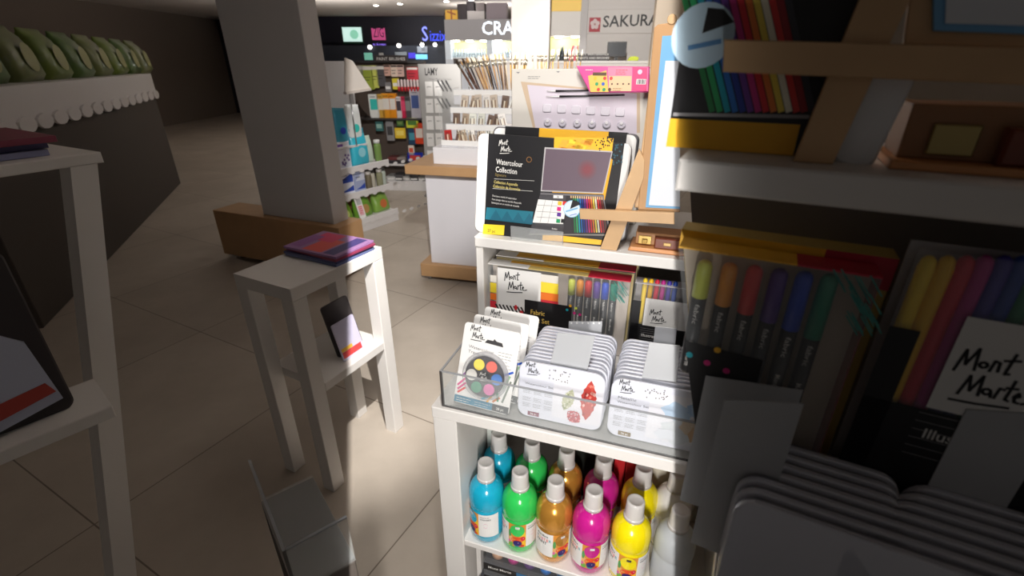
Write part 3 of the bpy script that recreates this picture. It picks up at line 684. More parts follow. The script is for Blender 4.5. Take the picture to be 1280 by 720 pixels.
for pts, mt, L in (([(828, 45), (850, 44), (850, 261), (807, 259)], M((112, 170, 215)), 1), ([(832, 76), (850, 76), (850, 258), (811, 256)], M((222, 226, 234)), 2)):
    m.slab([Fe.px(*p, .002) for p in pts], .002 - .0012 * L, .0022, mt)
m.build('paper_pad', t)
m = MB(); stick(m, Fe, (812, 200), (826, 262), .010, .024, .032, WOOD); m.build('strut', t)

# wooden box with latch behind it
Fx = D.sub(0, .30, TOPZ)
t = thing('wooden_paint_box', Fx, 'light wood box with brass latch and reddish block beside the easel leg', 'box')
x0 = Fx.px(787, 300)[0]
MB().slab([(x0, .0005), (x0 + .19 if x0 + .19 < END else END - .005, .0005), (END - .005, .009), (x0 + .004, .009)], -.022, .05, M((214, 150, 96), .4, noise=.1, nscale=12), .002).build('base_board', t)
m = MB().box(x0 + .012, END - .006, .0, .05, .0092, .036, M((180, 128, 82), .5), .002); m.build('drawer_front', t)
m = MB().box(x0 + .018, x0 + .045, -.004, -.0002, .012, .030, M((190, 160, 95), .3, metal=.7), .001).box(x0 + .026, x0 + .037, -.008, -.004, .015, .024, M((160, 130, 70), .3, metal=.7), .001); m.build('brass_latch', t)
m = MB().box(x0 + .052, END - .008, -.016, -.0002, .0094, .032, M((120, 55, 32), .3), .002).box(x0 + .07, x0 + .085, -.018, -.016, .017, .024, M((170, 140, 90), .3, metal=.6), .001); m.build('red_brown_block', t)

# ----- large framed palette set behind
Fq = D.sub(0, .46, TOPZ, lean=5)
t = thing('boxed_art_set', Fq, 'large white boxed art set with two brushes and empty wells in a beige frame', 'art set')
P = lambda a, b: Fq.px(a, b)
tl, tr = P(639, 86), P(817, 82)
x0, x1, zt = tl[0], tr[0], tl[1]
m = MB().slab([(x0, zt), (x0 + .012, .0006), (x1, .0006), (x1, zt + .002)], .0, .055, M((222, 216, 208), .5), .002)
m.poly([P(651, 102), P(800, 116), P(800, 166), P(668, 166)], M((208, 184, 158)), 1)
m.poly([P(659, 106), P(796, 117), P(796, 168), P(671, 168)], M((220, 210, 222)), 2)
m.lines(*P(660, 96), .03, 2, .004, GREYINK, .001, 2)
for X, Y in ((647, 90), (697, 89)): m.poly([P(X - 2, Y), P(X + 3, Y), P(X + 1, Y + 2)], GREYP, 2)
m.build('frame_box', t)
for k, (a_, b_) in enumerate((((684, 114), (748, 113)), ((683, 121), (781, 119)))):
    p, q_ = P(*a_), P(*b_); mid = (p[0] * .82 + q_[0] * .18, p[1] * .82 + q_[1] * .18)
    m = MB(); m.tube([(p[0], -.004, p[1]), (mid[0], -.004, mid[1])], .0006, CARD, r1=.0022); m.tube([(mid[0], -.004, mid[1]), (mid[0] * .8 + q_[0] * .2, -.004, mid[1] * .8 + q_[1] * .2), (q_[0], -.004, q_[1])], .0024, BLK, r1=.0014); m.build('brush', t)
for i in range(6):
    c = P(684 + 18.2 * i, 136 + 1.0 * i); c2 = P(685 + 18.4 * i, 153 + .6 * i)
    MB().slab(rrect(c[0] - .011, c[0] + .011, c[1] - .008, c[1] + .011, .004), -.0035, -.0002, M((226, 220, 230), .3), .0025).build('blister_well', t)
    MB().slab(circ2(c2[0], c2[1], .010, 18), -.006, -.0002, M((214, 208, 220), .15, coat=.5), .004).slab(circ2(c2[0], c2[1] + .003, .004, 10), -.008, -.006, M((240, 236, 240), .15), .001).build('glass_jar', t)
# pink package over its corner
Fk = D.sub(0, .4445, TOPZ + .26, lean=12)
P = lambda a, b: Fk.px(a, b)
m = MB(); t = thing('craft_package', Fk, 'glossy pink craft package with coloured dots leaning on the white art set', 'package')
m.slab([P(720, 82), P(812, 83), P(811, 115), P(737, 115.5)], .0, .012, PINK, .002)
m.poly([P(735, 95), P(758, 88), P(761, 115), P(738, 115)], M((225, 190, 90)), 1); m.poly([P(761, 88), P(790, 86), P(789, 114), P(761, 114)], M((225, 190, 150)), 1); m.poly([P(760, 84), P(790, 84), P(790, 95), P(760, 95)], M((225, 130, 160)), 2)
for X, Y, c in ((757, 98, RED), (765, 98, RED), (745, 98, YEL), (747, 105, GREEN), (755, 105, BLUE), (749, 112, RED), (756, 112, GREEN), (763, 112, M((90, 50, 30)))): m.poly(circ2(*P(X - 1, Y), .0036, 10), c, 3)
m.rect(P(741, 93)[0], P(758, 93)[0], P(741, 94.5)[1], P(741, 90.5)[1], M((90, 60, 30)), 2)
for k in range(4): m.poly(circ2(*P(765 + 7 * k, 105), .002, 8), M((90, 60, 50)), 3)
m.lines(*P(766, 111), .02, 2, .004, M((150, 110, 60)), .001, 3); m.lines(*P(770, 88), .025, 3, .004, RED, .001, 3); m.lines(*P(732, 88), .016, 1, .004, LIGHTPRINT, .0016, 3)
m.poly([P(791, 84), P(809, 85), P(808, 114), P(790, 113)], M((222, 50, 115)), 2); m.poly(circ2(*P(800, 90), .005, 12), M((240, 190, 215)), 3)
bx0, bz0 = P(795, 105.5); bx1, bz1 = P(808, 99); m.rect(bx0, bx1, bz0, bz1, M((225, 215, 215)), 3)
for k in range(8): m.rect(bx0 + .002 + .0022 * k, bx0 + .0028 + .0022 * k + .0004 * (k % 3), bz0 + .001, bz1 - .001, INK, 4)
m.build('printed_front', t)

# ================================================================= COUNTER WITH BRUSHES
YC = -14
C = Frame((-.685, 3.315, 0), YC)
t = thing('counter', C, 'white counter with thick oak top and oak base under the brush display', 'counter')
MB().box(-.0, 1.0, 0, .62, .035, .135, OAK, .004).build('base', t)
for x, y in ((.05, .05), (.9, .05), (.05, .55)): MB().lathe([(0, .018), (.036, .018)], METAL, 14, x, y).build('foot', t)
MB().box(.075, .95, .04, .56, .1355, .80, M((222, 220, 226), .5), .003).build('body', t)
MB().box(-.045, 1.02, -.02, .66, .8005, .862, OAK, .004).build('counter_top', t)
m = MB(); m.box(.50, .62, -.001, .0, 0, .06, CARD)
CT = .863
Fd = C.sub(0, 0, CT)
t = thing('brush_display', Fd, 'white stepped stand with clear tiers holding brushes on the oak counter', 'display stand')
X0 = Fd.px(541, 190, .06)[0]
MB().box(X0, X0 + .62, .06, .5, 0, .11, M((228, 226, 230), .4), .003).build('base_box', t)
tiers = [(.12, .11, .15), (.22, .20, .25), (.32, .30, .35), (.40, .41, .46)]
for k, (y, z0, z1) in enumerate(tiers):
    MB().box(X0 + .05, X0 + .60, y - .02, y - .015, z0 - .05, z1, M((235, 235, 240), .2, alpha=.55)).box(X0 + .05, X0 + .60, y - .0215, y - .02, z0 + .01, z0 + .045, CARD).box(X0 + .05, X0 + .60, y - .015, y + .06, z0 - .052, z0 - .046, M((235, 235, 240), .2, alpha=.6)).build('tier', t)
for x_ in (.05, .6): MB().box(X0 + x_, X0 + x_ + .005, .09, .48, .11, .47, ACR).build('end_panel', t)
rnd = random.Random(21)
def pack(fr, w, h, col, label, cat='pack', group=None, name='brush_pack', hole=True, dpt=.012, stripes=None):
    m = MB().slab(rrect(0, w, 0, h, min(w, h) * .08), 0, dpt, M(col, .4), .001)
    if stripes:
        for i, c in enumerate(stripes):
            n = len(stripes); m.rect(w * (.12 + .76 * i / n), w * (.12 + .76 * (i + .6) / n), h * .12, h * .72, M(c, .4), 1)
    m.lines(w * .15, h * .82, w * .6, 2, h * .06, INK, h * .02, 2)
    return m.build(name, fr=fr, label=label, cat=cat, group=group)
for k, y in enumerate((.12, .22, .32)):
    for i in range(9 - k):
        x = X0 + .07 + i * .058 + .02 * k; z = tiers[k][1] + .005
        c = rnd.choice([(205, 190, 175), (180, 160, 140), (230, 225, 220), (120, 100, 90), (215, 200, 190), (225, 225, 215)])
        if k == 0 and i < 1: c = (185, 40, 40)
        if k == 0 and i == 1: c = (90, 40, 40)
        pack(Fd.sub(x, y + .004 + .012 * (i % 2), z, yaw=rnd.uniform(-12, 12), lean=rnd.uniform(4, 12), roll=rnd.uniform(-14, 14)), .05, .10 + .012 * k, c, 'small brush pack in the clear tiers of the white stand', group='small brush packs on the tiered stand', stripes=[(90, 70, 55), (235, 225, 205), (140, 110, 80)])
# loose brushes
def brush(fr, L, hc, bc, label, group, r=.0042):
    t = thing('paintbrush', fr, label, 'paintbrush', group)
    MB().lathe([(0, r * .4), (L * .3, r), (L * .72, r * .8)], M(hc, .35, coat=.4), 8).build('handle', t)
    MB().lathe([(L * .72, r * .9), (L * .86, r * 1.1)], M((200, 190, 170), .25, metal=.8), 8).build('ferrule', t)
    MB().lathe([(L * .86, r * 1.0), (L * .93, r * 1.35), (L, r * .25)], M(bc, .7), 8).build('bristles', t)
    return t
protos = {}
cols = [((215, 175, 120), (235, 225, 200)), ((120, 80, 60), (60, 45, 35)), ((225, 205, 180), (240, 235, 220)), ((60, 45, 42), (190, 150, 100)), ((235, 180, 90), (245, 235, 215)), ((190, 150, 110), (230, 215, 190))]
for i in range(60):
    u = i / 59; ci = rnd.choice(range(6)) if u > .2 else rnd.choice((1, 3))
    ro = -34 + 40 * u + rnd.uniform(-3, 3)
    fr = Fd.sub(X0 + .20 + .34 * u + rnd.uniform(-.01, .01), .415 + rnd.uniform(-.01, .03), .42, lean=rnd.uniform(0, 14), roll=ro)
    if ci not in protos: protos[ci] = brush(fr, .27, *cols[ci], 'loose artist brush fanned out at the top of the white stand', 'loose brushes at the top of the stand')
    else: dup(protos[ci], fr)
for i in range(26):
    ci = rnd.choice((0, 4, 5, 2)); fr = Fd.sub(X0 + .60 + .3 * i / 25 + rnd.uniform(-.006, .006), .45 + rnd.uniform(-.01, .03), .44 , lean=rnd.uniform(-2, 6), roll=rnd.uniform(-8, 8))
    dup(protos[ci] if ci in protos else protos[list(protos)[0]], fr, 'pale artist brush in the row standing in front of the white pillar', 'pale brushes standing before the pillar')
MB().box(X0 + .57, X0 + .95, .42, .50, 0, .46, M((222, 216, 210), .4), .003).build('brush_bin', fr=Fd, label='tall pale bin holding a row of upright brushes beside the tiered stand', cat='bin')
# brushes in the lowest tier
for i in range(18):
    ci = rnd.choice((0, 1, 2, 5)); fr = Fd.sub(X0 + .17 + .018 * i, .10, .112, lean=12, roll=rnd.uniform(-16, -4))
    b_ = dup(protos[ci] if ci in protos else protos[list(protos)[0]], fr, 'short brush in the lowest front row of the white stand', 'short brushes in the lowest row'); b_.scale = (.6, .6, .42)

# tall pen stand behind
Fl = Frame((0, 5.75, 0), -6)
x0 = Fl.px(525, 120)[0]; x1 = Fl.px(577, 120)[0]; zt = Fl.px(540, 80)[1]
t = thing('pen_stand', Fl, 'tall grey pen display panel with rows of small white cards', 'display stand')
m = MB().box(x0, x1, 0, .05, .02, zt, M((168, 166, 164), .4), .004).box(x0 - .02, x1 + .02, -.08, .16, 0, .02, M((120, 118, 116), .4), .002)
m.text('LAMY', *Fl.px(531, 94), .075, BLK, 1, bold=True, w=.15); m.text('Design. Made in Germany.', *Fl.px(536, 100), .022, M((110, 108, 106)), 1, w=.26)
m.build('panel', t)
for r_ in range(6):
    for c_ in range(2):
        a = Fl.px(532.5 + 11 * c_ + r_ * .6, 120 + 21 * r_)
        mm = MB().box(a[0], a[0] + .085, -.006, -.0002, a[1], a[1] + .15, CARD, .001); mm.y0 = -.006; mm.text('pens', a[0] + .042, a[1] + .09, .02, INK, 1, al='c', w=.045); mm.build('card', t)
pen = None
for i in range(6):
    a = Fl.px(555 + 5 * (i % 3), 114 + 22 * (i // 3))
    fr = Fl.sub(a[0], -.012, a[1], roll=-30)
    if pen is None:
        m = MB().lathe([(0, .004), (.02, .009), (.12, .009), (.13, .006)], M((50, 48, 52), .3), 8); pen = m.build('pen', fr=fr, label='dark pen clipped on the tall grey stand', cat='pen', group='pens on the grey stand')
    else: dup(pen, fr)

# ================================================================= LEFT GONDOLA
G = Frame((-1.178, 4.835, 0), 56.7)
t = thing('shelf_rack', G, 'white metal shelf rack with green bags on its bottom shelf, left side of the aisle', 'shelf')
GW = .95
MB().box(-GW, 0, .0, .48, 0, .11, RAIL, .004).build('base', t)
GS = []
for k, (py, d) in enumerate(((266, 0), (229, .04), (199, .06))):
    z = G.px(496, py - (0 if k else 4), d)[1]; GS.append((z, d))
    m = MB().box(-GW, -.01, d, .48, z - .02, z, RAIL, .002).box(-GW, -.01, d - .012, d, z - .035, z + .02, RAIL, .003)
    for i in range(14): m.slab(circ2(-GW + .05 + .108 * i, z - .033, .03, 10, rz=.016), d - .014, d - .012, RAIL)
    m.build('shelf', t)
MB().box(-GW, 0, .48, .5, 0, 1.5, M((200, 196, 196), .5)).build('back_panel', t)
for x in (-GW, -.02): MB().box(x, x + .02, .44, .5, .1, 1.5, RAIL, .002).build('upright', t)
def bag(fr, w, h, dpt, col, label, group=None, name='bag', cat='bag', top=None, spot=None):
    m = MB(); n = 8; c = M(col, .35, coat=.3)
    prof = [(0, .55), (h * .12, 1), (h * .5, .95), (h * .8, .6), (h * .93, .18), (h, .08)]
    vs = []
    for z, s_ in prof:
        for i in range(16):
            a_ = 2 * math.pi * i / 16; ex = math.copysign(abs(math.cos(a_)) ** .5, math.cos(a_)); ey = math.copysign(abs(math.sin(a_)) ** .7, math.sin(a_))
            vs.append((w / 2 * ex * (1 - .12 * (z / h) ** 2) + w / 2, dpt / 2 + dpt / 2 * ey * s_, z))
    fs = [(j * 16 + i, j * 16 + (i + 1) % 16, (j + 1) * 16 + (i + 1) % 16, (j + 1) * 16 + i) for j in range(5) for i in range(16)] + [tuple(reversed(range(16))), tuple(range(80, 96))]
    m.add(vs, fs, c, True)
    m.y0 = -.002
    if spot: m.poly(circ2(w / 2, h * .42, w * .22, 14), M(spot), 2)
    if top: m.box(w * .1, w * .9, dpt * .42, dpt * .58, h * .96, h * 1.12, M(top, .4), .002)
    return m.build(name, fr=fr, label=label, cat=cat, group=group)
# bottom shelf
z = GS[0][0] + .001
for i, (x, c, sp) in enumerate(((-.92, (120, 150, 50), (60, 60, 30)), (-.69, (140, 190, 60), (225, 235, 150)), (-.45, (120, 170, 60), (190, 150, 90)), (-.22, (140, 180, 80), (215, 120, 70)))):
    bag(G.sub(x, .06, z, lean=10), .2, .19, .12, c, 'green bag on the bottom shelf of the left rack', 'green bags on the bottom shelf', spot=sp)
for i in range(4): bag(G.sub(-.93 + .22 * i, .25, z, lean=4), .2, .24, .12, (110, 70, 50), 'brown bag behind the green bags on the bottom shelf', 'brown bags behind the green ones', spot=(170, 110, 80))
a = G.px(452, 262, 0)
m = MB(); x_ = G.px(450, 268)[0]
fr = G.sub(x_, .0, GS[0][0] + .02, lean=16)
m.slab(rrect(0, .075, 0, .22, .015), 0, .008, CARD, .002).rect(.012, .063, .03, .12, M((230, 180, 190)), 1).rect(.012, .063, .13, .19, M((190, 190, 190)), 1)
m.lines(.014, .11, .045, 4, .02, RED, .006, 2)
m.build('price_ticket', fr=fr, label='white upright price ticket in front of the green bags', cat='ticket')
# second shelf
z = GS[1][0] + .001
for i, (x, w, h, c, c2) in enumerate(((-.93, .14, .2, (60, 60, 90), (200, 200, 220)), (-.78, .14, .2, (70, 80, 140), (220, 225, 240)), (-.62, .19, .21, (228, 232, 245), (50, 80, 180)), (-.42, .12, .2, (170, 180, 215), (220, 225, 240)))):
    m = MB().box(0, w, 0, .2, 0, h, M(c, .4), .003); m.poly([(w * .05, h * .1), (w * .95, h * .1), (w * .95, h * .35), (w * .5, h * .2)], M((50, 80, 180)), 1); m.poly([(w * .05, h * .5), (w * .95, h * .5), (w * .95, h * .9), (w * .4, h * .7)], M(c2), 1); m.lines(w * .1, h * .8, w * .5, 2, .03, INK, .008, 2)
    m.build('boxed_goods', fr=G.sub(x, .09, z), label=('dark navy box at the far left of the second shelf', 'blue and white box beside the navy box on the second shelf', 'white box with blue triangle on the second shelf of the rack', 'pale lilac box right of the blue triangle box')[i], cat='box')
def jar(fr, r, h, col, lid, label, group=None):
    t = thing('jar', fr, label, 'jar', group)
    MB().lathe([(0, r * .9), (.005, r), (h * .75, r), (h * .85, r * .8)], M(col, .2), 16).build('body', t); MB().lathe([(h * .85, r * .85), (h, r * .85), (h + .002, r * .7)], M(lid, .3), 16).build('lid', t); return t
for i in range(4):
    jar(G.sub(-.25 + .07 * i, .10 + .03 * (i % 2), z), .032, .16, [(120, 110, 90), (200, 195, 180), (150, 150, 120), (190, 200, 190)][i], (60, 60, 60) if i % 2 else (210, 205, 200), 'glass jar at the right end of the second shelf', 'jars on the second shelf')
# third shelf
z = GS[2][0] + .001
for i, (x, w, h, c, c2) in enumerate(((-.93, .16, .26, (90, 60, 130), (220, 220, 235)), (-.76, .15, .24, (232, 230, 240), (110, 50, 150)), (-.60, .18, .24, (232, 232, 242), (130, 90, 180)))):
    m = MB().box(0, w, 0, .18, 0, h, M(c, .4), .003); m.rect(w * .0, w * .6, h * .72, h * .92, M(c2), 1); rr_ = random.Random(i)
    for k in range(10): m.poly(circ2(rr_.uniform(.02, w - .02), rr_.uniform(.02, h * .5), .012, 8), M((120, 100, 160)), 1)
    m.build('boxed_goods', fr=G.sub(x, .10, z), label=('purple box at the far left of the third shelf', 'white box with purple band on the third shelf', 'white box with violet dots on the third shelf')[i], cat='box')
bag(G.sub(-.41, .07, z), .2, .30, .1, (60, 190, 215), 'cyan bag hanging over the third shelf of the left rack', top=(30, 150, 180), spot=(150, 215, 230))
bag(G.sub(-.20, .14, z), .10, .25, .09, (205, 220, 205), 'pale green and white bag at the right end of the third shelf')
jar(G.sub(-.05, .15, z), .035, .2, (120, 150, 80), (220, 220, 220), 'green bottle at the right edge of the third shelf')
# top shelf
zt = G.px(460, 178, .1)[1]
MB().box(-GW, -.22, .08, .46, zt - .02, zt, RAIL, .002).build('shelf', t)
for i, (x, w, h, c, c2, lb) in enumerate(((-.74, .2, .34, (205, 225, 240), (90, 160, 220), 'white and pale blue bag at the left of the top shelf'), (-.545, .14, .33, (70, 180, 215), (50, 80, 200), 'tall turquoise and blue bag on the top shelf'), (-.41, .17, .35, (236, 240, 240), (60, 200, 190), 'white bag with turquoise circle on the top shelf'))):
    bag(G.sub(x, .10, zt + .001, roll=4), w, h, .09, c, lb, spot=c2)
# white tilted sign on top at the frame edge
Fs = G.sub(0, .03, 0); p = [Fs.px(*q_) for q_ in ((432, 72), (441, 76), (463, 110), (432, 115))]
m = MB().slab(p, 0, .02, M((244, 236, 228), .5), .003)
m.slab([(p[3][0], p[3][1]), (p[2][0], p[2][1] ), (p[2][0], p[2][1] - .02), (p[3][0], p[3][1] - .02)], -.01, .03, M((225, 215, 208), .5)); m.tube([(p[3][0] + .05, .01, p[3][1]), (p[3][0] + .05, .01, zt + .001)], .006, METAL)
m.build('topper_sign', fr=Fs, label='white slanted topper sign standing on the left rack', cat='sign')

# ================================================================= BACK GONDOLA
B = Frame((-1.061, 6.062, 0), -4)
BW = 1.75; BH = B.px(500, 79)[1]
t = thing('shelf_rack', B, 'dark backed rack of hanging art packs facing the aisle, under a brush sign', 'shelf')
MB().box(-BW, 0, -.0, .5, 0, .12, RAIL, .004).build('base', t)
MB().box(-BW, 0, .28, .32, .12, BH + .02, M((92, 78, 70), .6)).build('back_panel', t)
for z in (.121, B.px(500, 205, .04)[1], B.px(500, 148, .04)[1]):
    MB().box(-BW, 0, .02, .28, z - .02, z, M((60, 56, 56), .5) if z > .5 else RAIL, .002).build('shelf', t)
MB().box(-BW, 0, .2, .28, BH, BH + .025, M((50, 48, 50), .5)).build('top_rail', t)
zs = B.px(500, 148, .04)[1]
a0 = B.px(469, 78, .1); a1 = B.px(508, 69, .1)
fr = B.sub(0, .1, 0); m = MB().box(a0[0], a1[0], 0, .02, a0[1], a1[1], M((56, 48, 48), .5), .002); m.text('PAINT BRUSHES', (a0[0] + a1[0]) / 2, a0[1] + .022, .032, LIGHTPRINT, 1, al='c', bold=True, w=.34); m.box(a0[0] + .02, a0[0] + .03, .018, .1, a0[1], a0[1] + .02, BLK)
m.build('header_sign', fr=fr, label='dark sign reading paint brushes in white letters on top of the rack', cat='sign')
hang = [(440, 82, 9, 26, (205, 70, 90)), (446, 82, 7, 28, (190, 190, 170)), (453, 82, 12, 30, (165, 180, 70)), (466, 82, 5, 28, (215, 220, 110)), (472, 82, 8, 26, (90, 88, 92)), (480, 81, 7, 14, (225, 180, 165)), (489, 81, 7, 15, (238, 215, 200)), (497, 81, 7, 15, (225, 190, 180)), (509, 84, 13, 17, (205, 55, 70))]
for i, (X, Y, w_, h_, c) in enumerate(hang):
    p0 = B.px(X, Y + h_, .1); p1 = B.px(X + w_, Y, .1)
    fr = B.sub(p0[0], .1, p0[1]); w, h = p1[0] - p0[0], p1[1] - p0[1]
    m = MB().slab(rrect(0, w, 0, h, .01), 0, .02, M(c, .35, coat=.3), .003).tube([(w / 2, .012, h - .012), (w / 2, .182, h - .012)], .003, METAL, 6)
    m.rect(w * .05, w * .95, h * .82, h * .97, M((60, 45, 45) if 479 < X < 500 else (235, 230, 225)), 1); m.lines(w * .15, h * .5, w * .6, 2, .03, INK, .008, 2)
    lb = ['red hanging pack at the left end of the brush rack', 'grey-green hanging pack second from the left on the brush rack', 'wide olive green hanging pack on the rack', 'thin lime hanging pack left of the dark grey one', 'dark grey hanging pack below the left end of the brush sign', 'pink card pack, leftmost of three with dark headers', 'cream card pack, middle of three with dark headers', 'pink card pack, rightmost of three with dark headers', 'clear pack with red contents at the right end of the rack'][i]
    m.build('hanging_pack', fr=fr, label=lb, cat='pack')
for i, (X, Y, w_, h_, c, lb) in enumerate([(482, 103, 6, 12, (130, 128, 130), 'small grey pack under the cream hanging card'), (491, 98, 7, 14, (232, 215, 70), 'yellow tube pack under the dark header cards')]):
    p0 = B.px(X, Y + h_, .08); p1 = B.px(X + w_, Y, .08); fr = B.sub(p0[0], .08, p0[1]); w, h = p1[0] - p0[0], p1[1] - p0[1]
    MB().slab(rrect(0, w, 0, h, .01), 0, .02, M(c, .35), .003).tube([(w / 2, .012, h - .012), (w / 2, .202, h - .012)], .003, METAL, 6).rect(w * .1, w * .9, h * .3, h * .6, CARD, 1).build('hanging_pack', fr=fr, label=lb, cat='pack')
p0 = B.px(499, 114, .07)
for i in range(7):
    fr = B.sub(p0[0] + .038 * i, .07, p0[1])
    m = MB().lathe([(0, .012), (.03, .014), (.12, .014), (.13, .006)], M((222, 205, 205), .4), 8).lathe([(.0, .0145), (.05, .0145)], M((205, 45, 55), .4), 8).tube([(0, .01, .115), (0, .212, .115)], .003, METAL, 6)
    if i == 0: tb = m.build('paint_tube', fr=fr, label='white and red paint tube in the row under the hanging packs', cat='paint tube', group='white and red paint tubes on the brush rack')
    else: dup(tb, fr)
# standing on the dark shelf
for i, (X, w_, top_, c, c2, lb) in enumerate([(463, 9, 118, (235, 235, 232), (60, 200, 190), 'white pack beside the orange packs on the dark shelf'), (473, 6, 118, (215, 165, 70), (235, 225, 210), 'narrow orange pack, leftmost on the dark shelf'), (479, 8, 117, (240, 160, 40), (235, 228, 220), 'orange and clear pack, second on the dark shelf'), (487.5, 7, 117, (240, 150, 30), (235, 228, 220), 'orange and clear pack, third on the dark shelf'), (496, 5, 121, (225, 215, 215), (70, 60, 70), 'white pack with black mark right of the orange packs'), (501.5, 5, 121, (205, 40, 80), (225, 70, 110), 'crimson pack on the dark shelf'), (507, 6, 121, (80, 76, 80), (140, 140, 140), 'charcoal pack right of the crimson one'), (514, 10, 112, (190, 185, 195), (70, 90, 150), 'tall clear pack with blue contents at the right of the dark shelf')]):
    p0 = B.px(X, 147, .06); p1 = B.px(X + w_, top_, .06); w, h = p1[0] - p0[0], p1[1] - zs
    m = MB().slab(rrect(0, w, 0, h, .008), 0, .06, M(c, .35, coat=.2), .003); m.rect(w * .15, w * .85, h * .35, h * .8, M(c2), 1); m.lines(w * .2, h * .88, w * .5, 1, .02, INK, .008, 2)
    m.build('standing_pack', fr=B.sub(p0[0], .06, zs + .001), label=lb, cat='pack')
# below the dark shelf
for i, (X, Y, w_, h_, c, c2, lb) in enumerate([(470, 152, 8, 12, (70, 120, 120), (150, 190, 180), 'dark teal pack under the dark shelf'), (484, 152, 7, 24, (150, 148, 150), (70, 68, 70), 'grey hanging tool pack under the dark shelf'), (494, 160, 12, 13, (238, 200, 60), (250, 225, 110), 'yellow square pack under the dark shelf'), (496, 150, 8, 8, (70, 110, 60), (120, 150, 80), 'green pack above the yellow one'), (508, 148, 14, 12, (215, 220, 70), (90, 140, 60), 'lime and white pack under the right of the dark shelf'), (511, 161, 8, 20, (40, 70, 100), (70, 150, 170), 'navy pack left of the orange one'), (519, 154, 10, 26, (230, 75, 40), (240, 225, 215), 'orange red pack at the right edge of the rack'), (511, 182, 6, 12, (232, 220, 210), (225, 90, 60), 'small white and red pack above the blue bag'), (510, 191, 18, 13, (30, 50, 170), (200, 60, 50), 'deep blue bag low on the right of the rack')]):
    p0 = B.px(X, Y + h_, .05); p1 = B.px(X + w_, Y, .05); fr = B.sub(p0[0], .05, p0[1]); w, h = p1[0] - p0[0], p1[1] - p0[1]
    MB().slab(rrect(0, w, 0, h, .008), 0, .03, M(c, .35, coat=.2), .003).tube([(w / 2, .02, h - .012), (w / 2, .232, h - .012)], .003, METAL, 6).rect(w * .15, w * .85, h * .3, h * .75, M(c2), 1).build('hanging_pack', fr=fr, label=lb, cat='pack')
z2 = B.px(500, 205, .04)[1]
for i in range(3):
    bag(B.sub(-1.6 + .3 * i, .06, z2 + .001), .22, .3, .12, [(200, 205, 200), (190, 185, 180), (215, 215, 210)][i], 'pale clear bag on the lower shelf behind the left rack', 'pale clear bags on the lower shelf')
for i in range(4):
    x = B.px(484 + 11 * i, 210, .04)[0]
    m = MB().box(0, .15, 0, .2, 0, .04 , M((60, 55, 60), .4), .004).box(.01, .14, .01, .19, .04, .075, M([(120, 60, 60), (150, 140, 135), (70, 70, 80), (130, 110, 90)][i], .4), .006)
    m.build('flat_set', fr=B.sub(x, .05, z2 + .001), label=['dark and maroon', 'dark and pale grey', 'all dark', 'dark and brown'][i] + ' flat boxed set on the lower rack shelf', cat='box')
for i in range(5):
    x = B.px(484 + 9.5 * i, 232, .04)[0]
    MB().box(0, .12, 0, .2, 0, .05 + .02 * (i % 2), M([(200, 200, 198), (90, 88, 90), (170, 168, 165), (60, 58, 60), (110, 108, 105)][i], .4), .004).rect(.02, .1, .01, .03, CARD, 1).build('flat_pack', fr=B.sub(x, .04, .122), label=['white', 'mid grey', 'pale grey', 'black', 'taupe'][i] + ' flat pack on the base of the brush rack', cat='pack')

# ================================================================= FAR SHOP
def wallbox(name, y, yaw, x0p, x1p, y0p, y1p, dpt, mt, z0=None):
    f = Frame((0, y, 0), yaw); a = f.px(x0p, y1p); b = f.px(x1p, y0p)
    return f, a, b
# dark fascia with lit signs
f = Frame((0, 15.2, 0), 0); za = f.px(500, 80)[1]; zb = CEIL
MB().box(-8, f.px(556, 40)[0], 0, 1.0, f.px(500, 58)[1], zb - .01, M((26, 24, 44), .5)).build('wall_fascia', fr=f, kind='structure')
def lit(c, e=1.2): return M(c, .5, emit=e)
a, b = f.px(438, 55, -.05), f.px(452, 33, -.05)
m = MB().box(a[0] - .2, b[0], -.05, -.002, a[1], b[1], M((20, 90, 60), .4), .004); m.y0 = -.05; m.rect(a[0] - .18, b[0] - .02, a[1] + .06, b[1] - .02, lit((215, 250, 240), .8), 1); m.poly(circ2(a[0] + .14, (a[1] + b[1]) / 2 + .02, .12, 14), lit((150, 220, 190), .7), 4)
m.build('lit_sign', fr=f, label='glowing white and green square sign at the left of the dark fascia', cat='sign')
a, b = f.px(465.5, 50, -.04), f.px(480.5, 35, -.04)
m = MB().box(a[0], b[0], -.04, -.002, a[1], b[1], M((225, 90, 150), .5, emit=.5), .004); m.y0 = -.04; m.text('ZIG', (a[0] + b[0]) / 2, a[1] + .07, .24, M((60, 20, 60)), 3, al='c', w=.30)
m.text('by Kuretake', (a[0] + b[0]) / 2, a[1] - .13, .05, lit((150, 120, 255), 1.5), 3, al='c', w=.36); m.build('lit_sign', fr=f, label='square pink sign with dark letters on the dark fascia', cat='sign')
m = MB(); fs_ = Frame((0, 15.17, 0), 0); a, b = fs_.px(527.5, 51), fs_.px(560, 35); m.y0 = 0
for off, L in ((0, 1),):
    m.text('S', a[0], a[1], .36, lit((130, 140, 255), 1.6), L, w=.17); m.text('izzix', a[0] + .22, a[1], .27, lit((60, 80, 255), 1.2), L, w=.46)
m.box(a[0], a[0] + .7, .004, .028, a[1] + .1, a[1] + .12, BLK)
m.build('lit_sign', fr=fs_, label='glowing blue script lettering sign on the dark fascia', cat='sign')
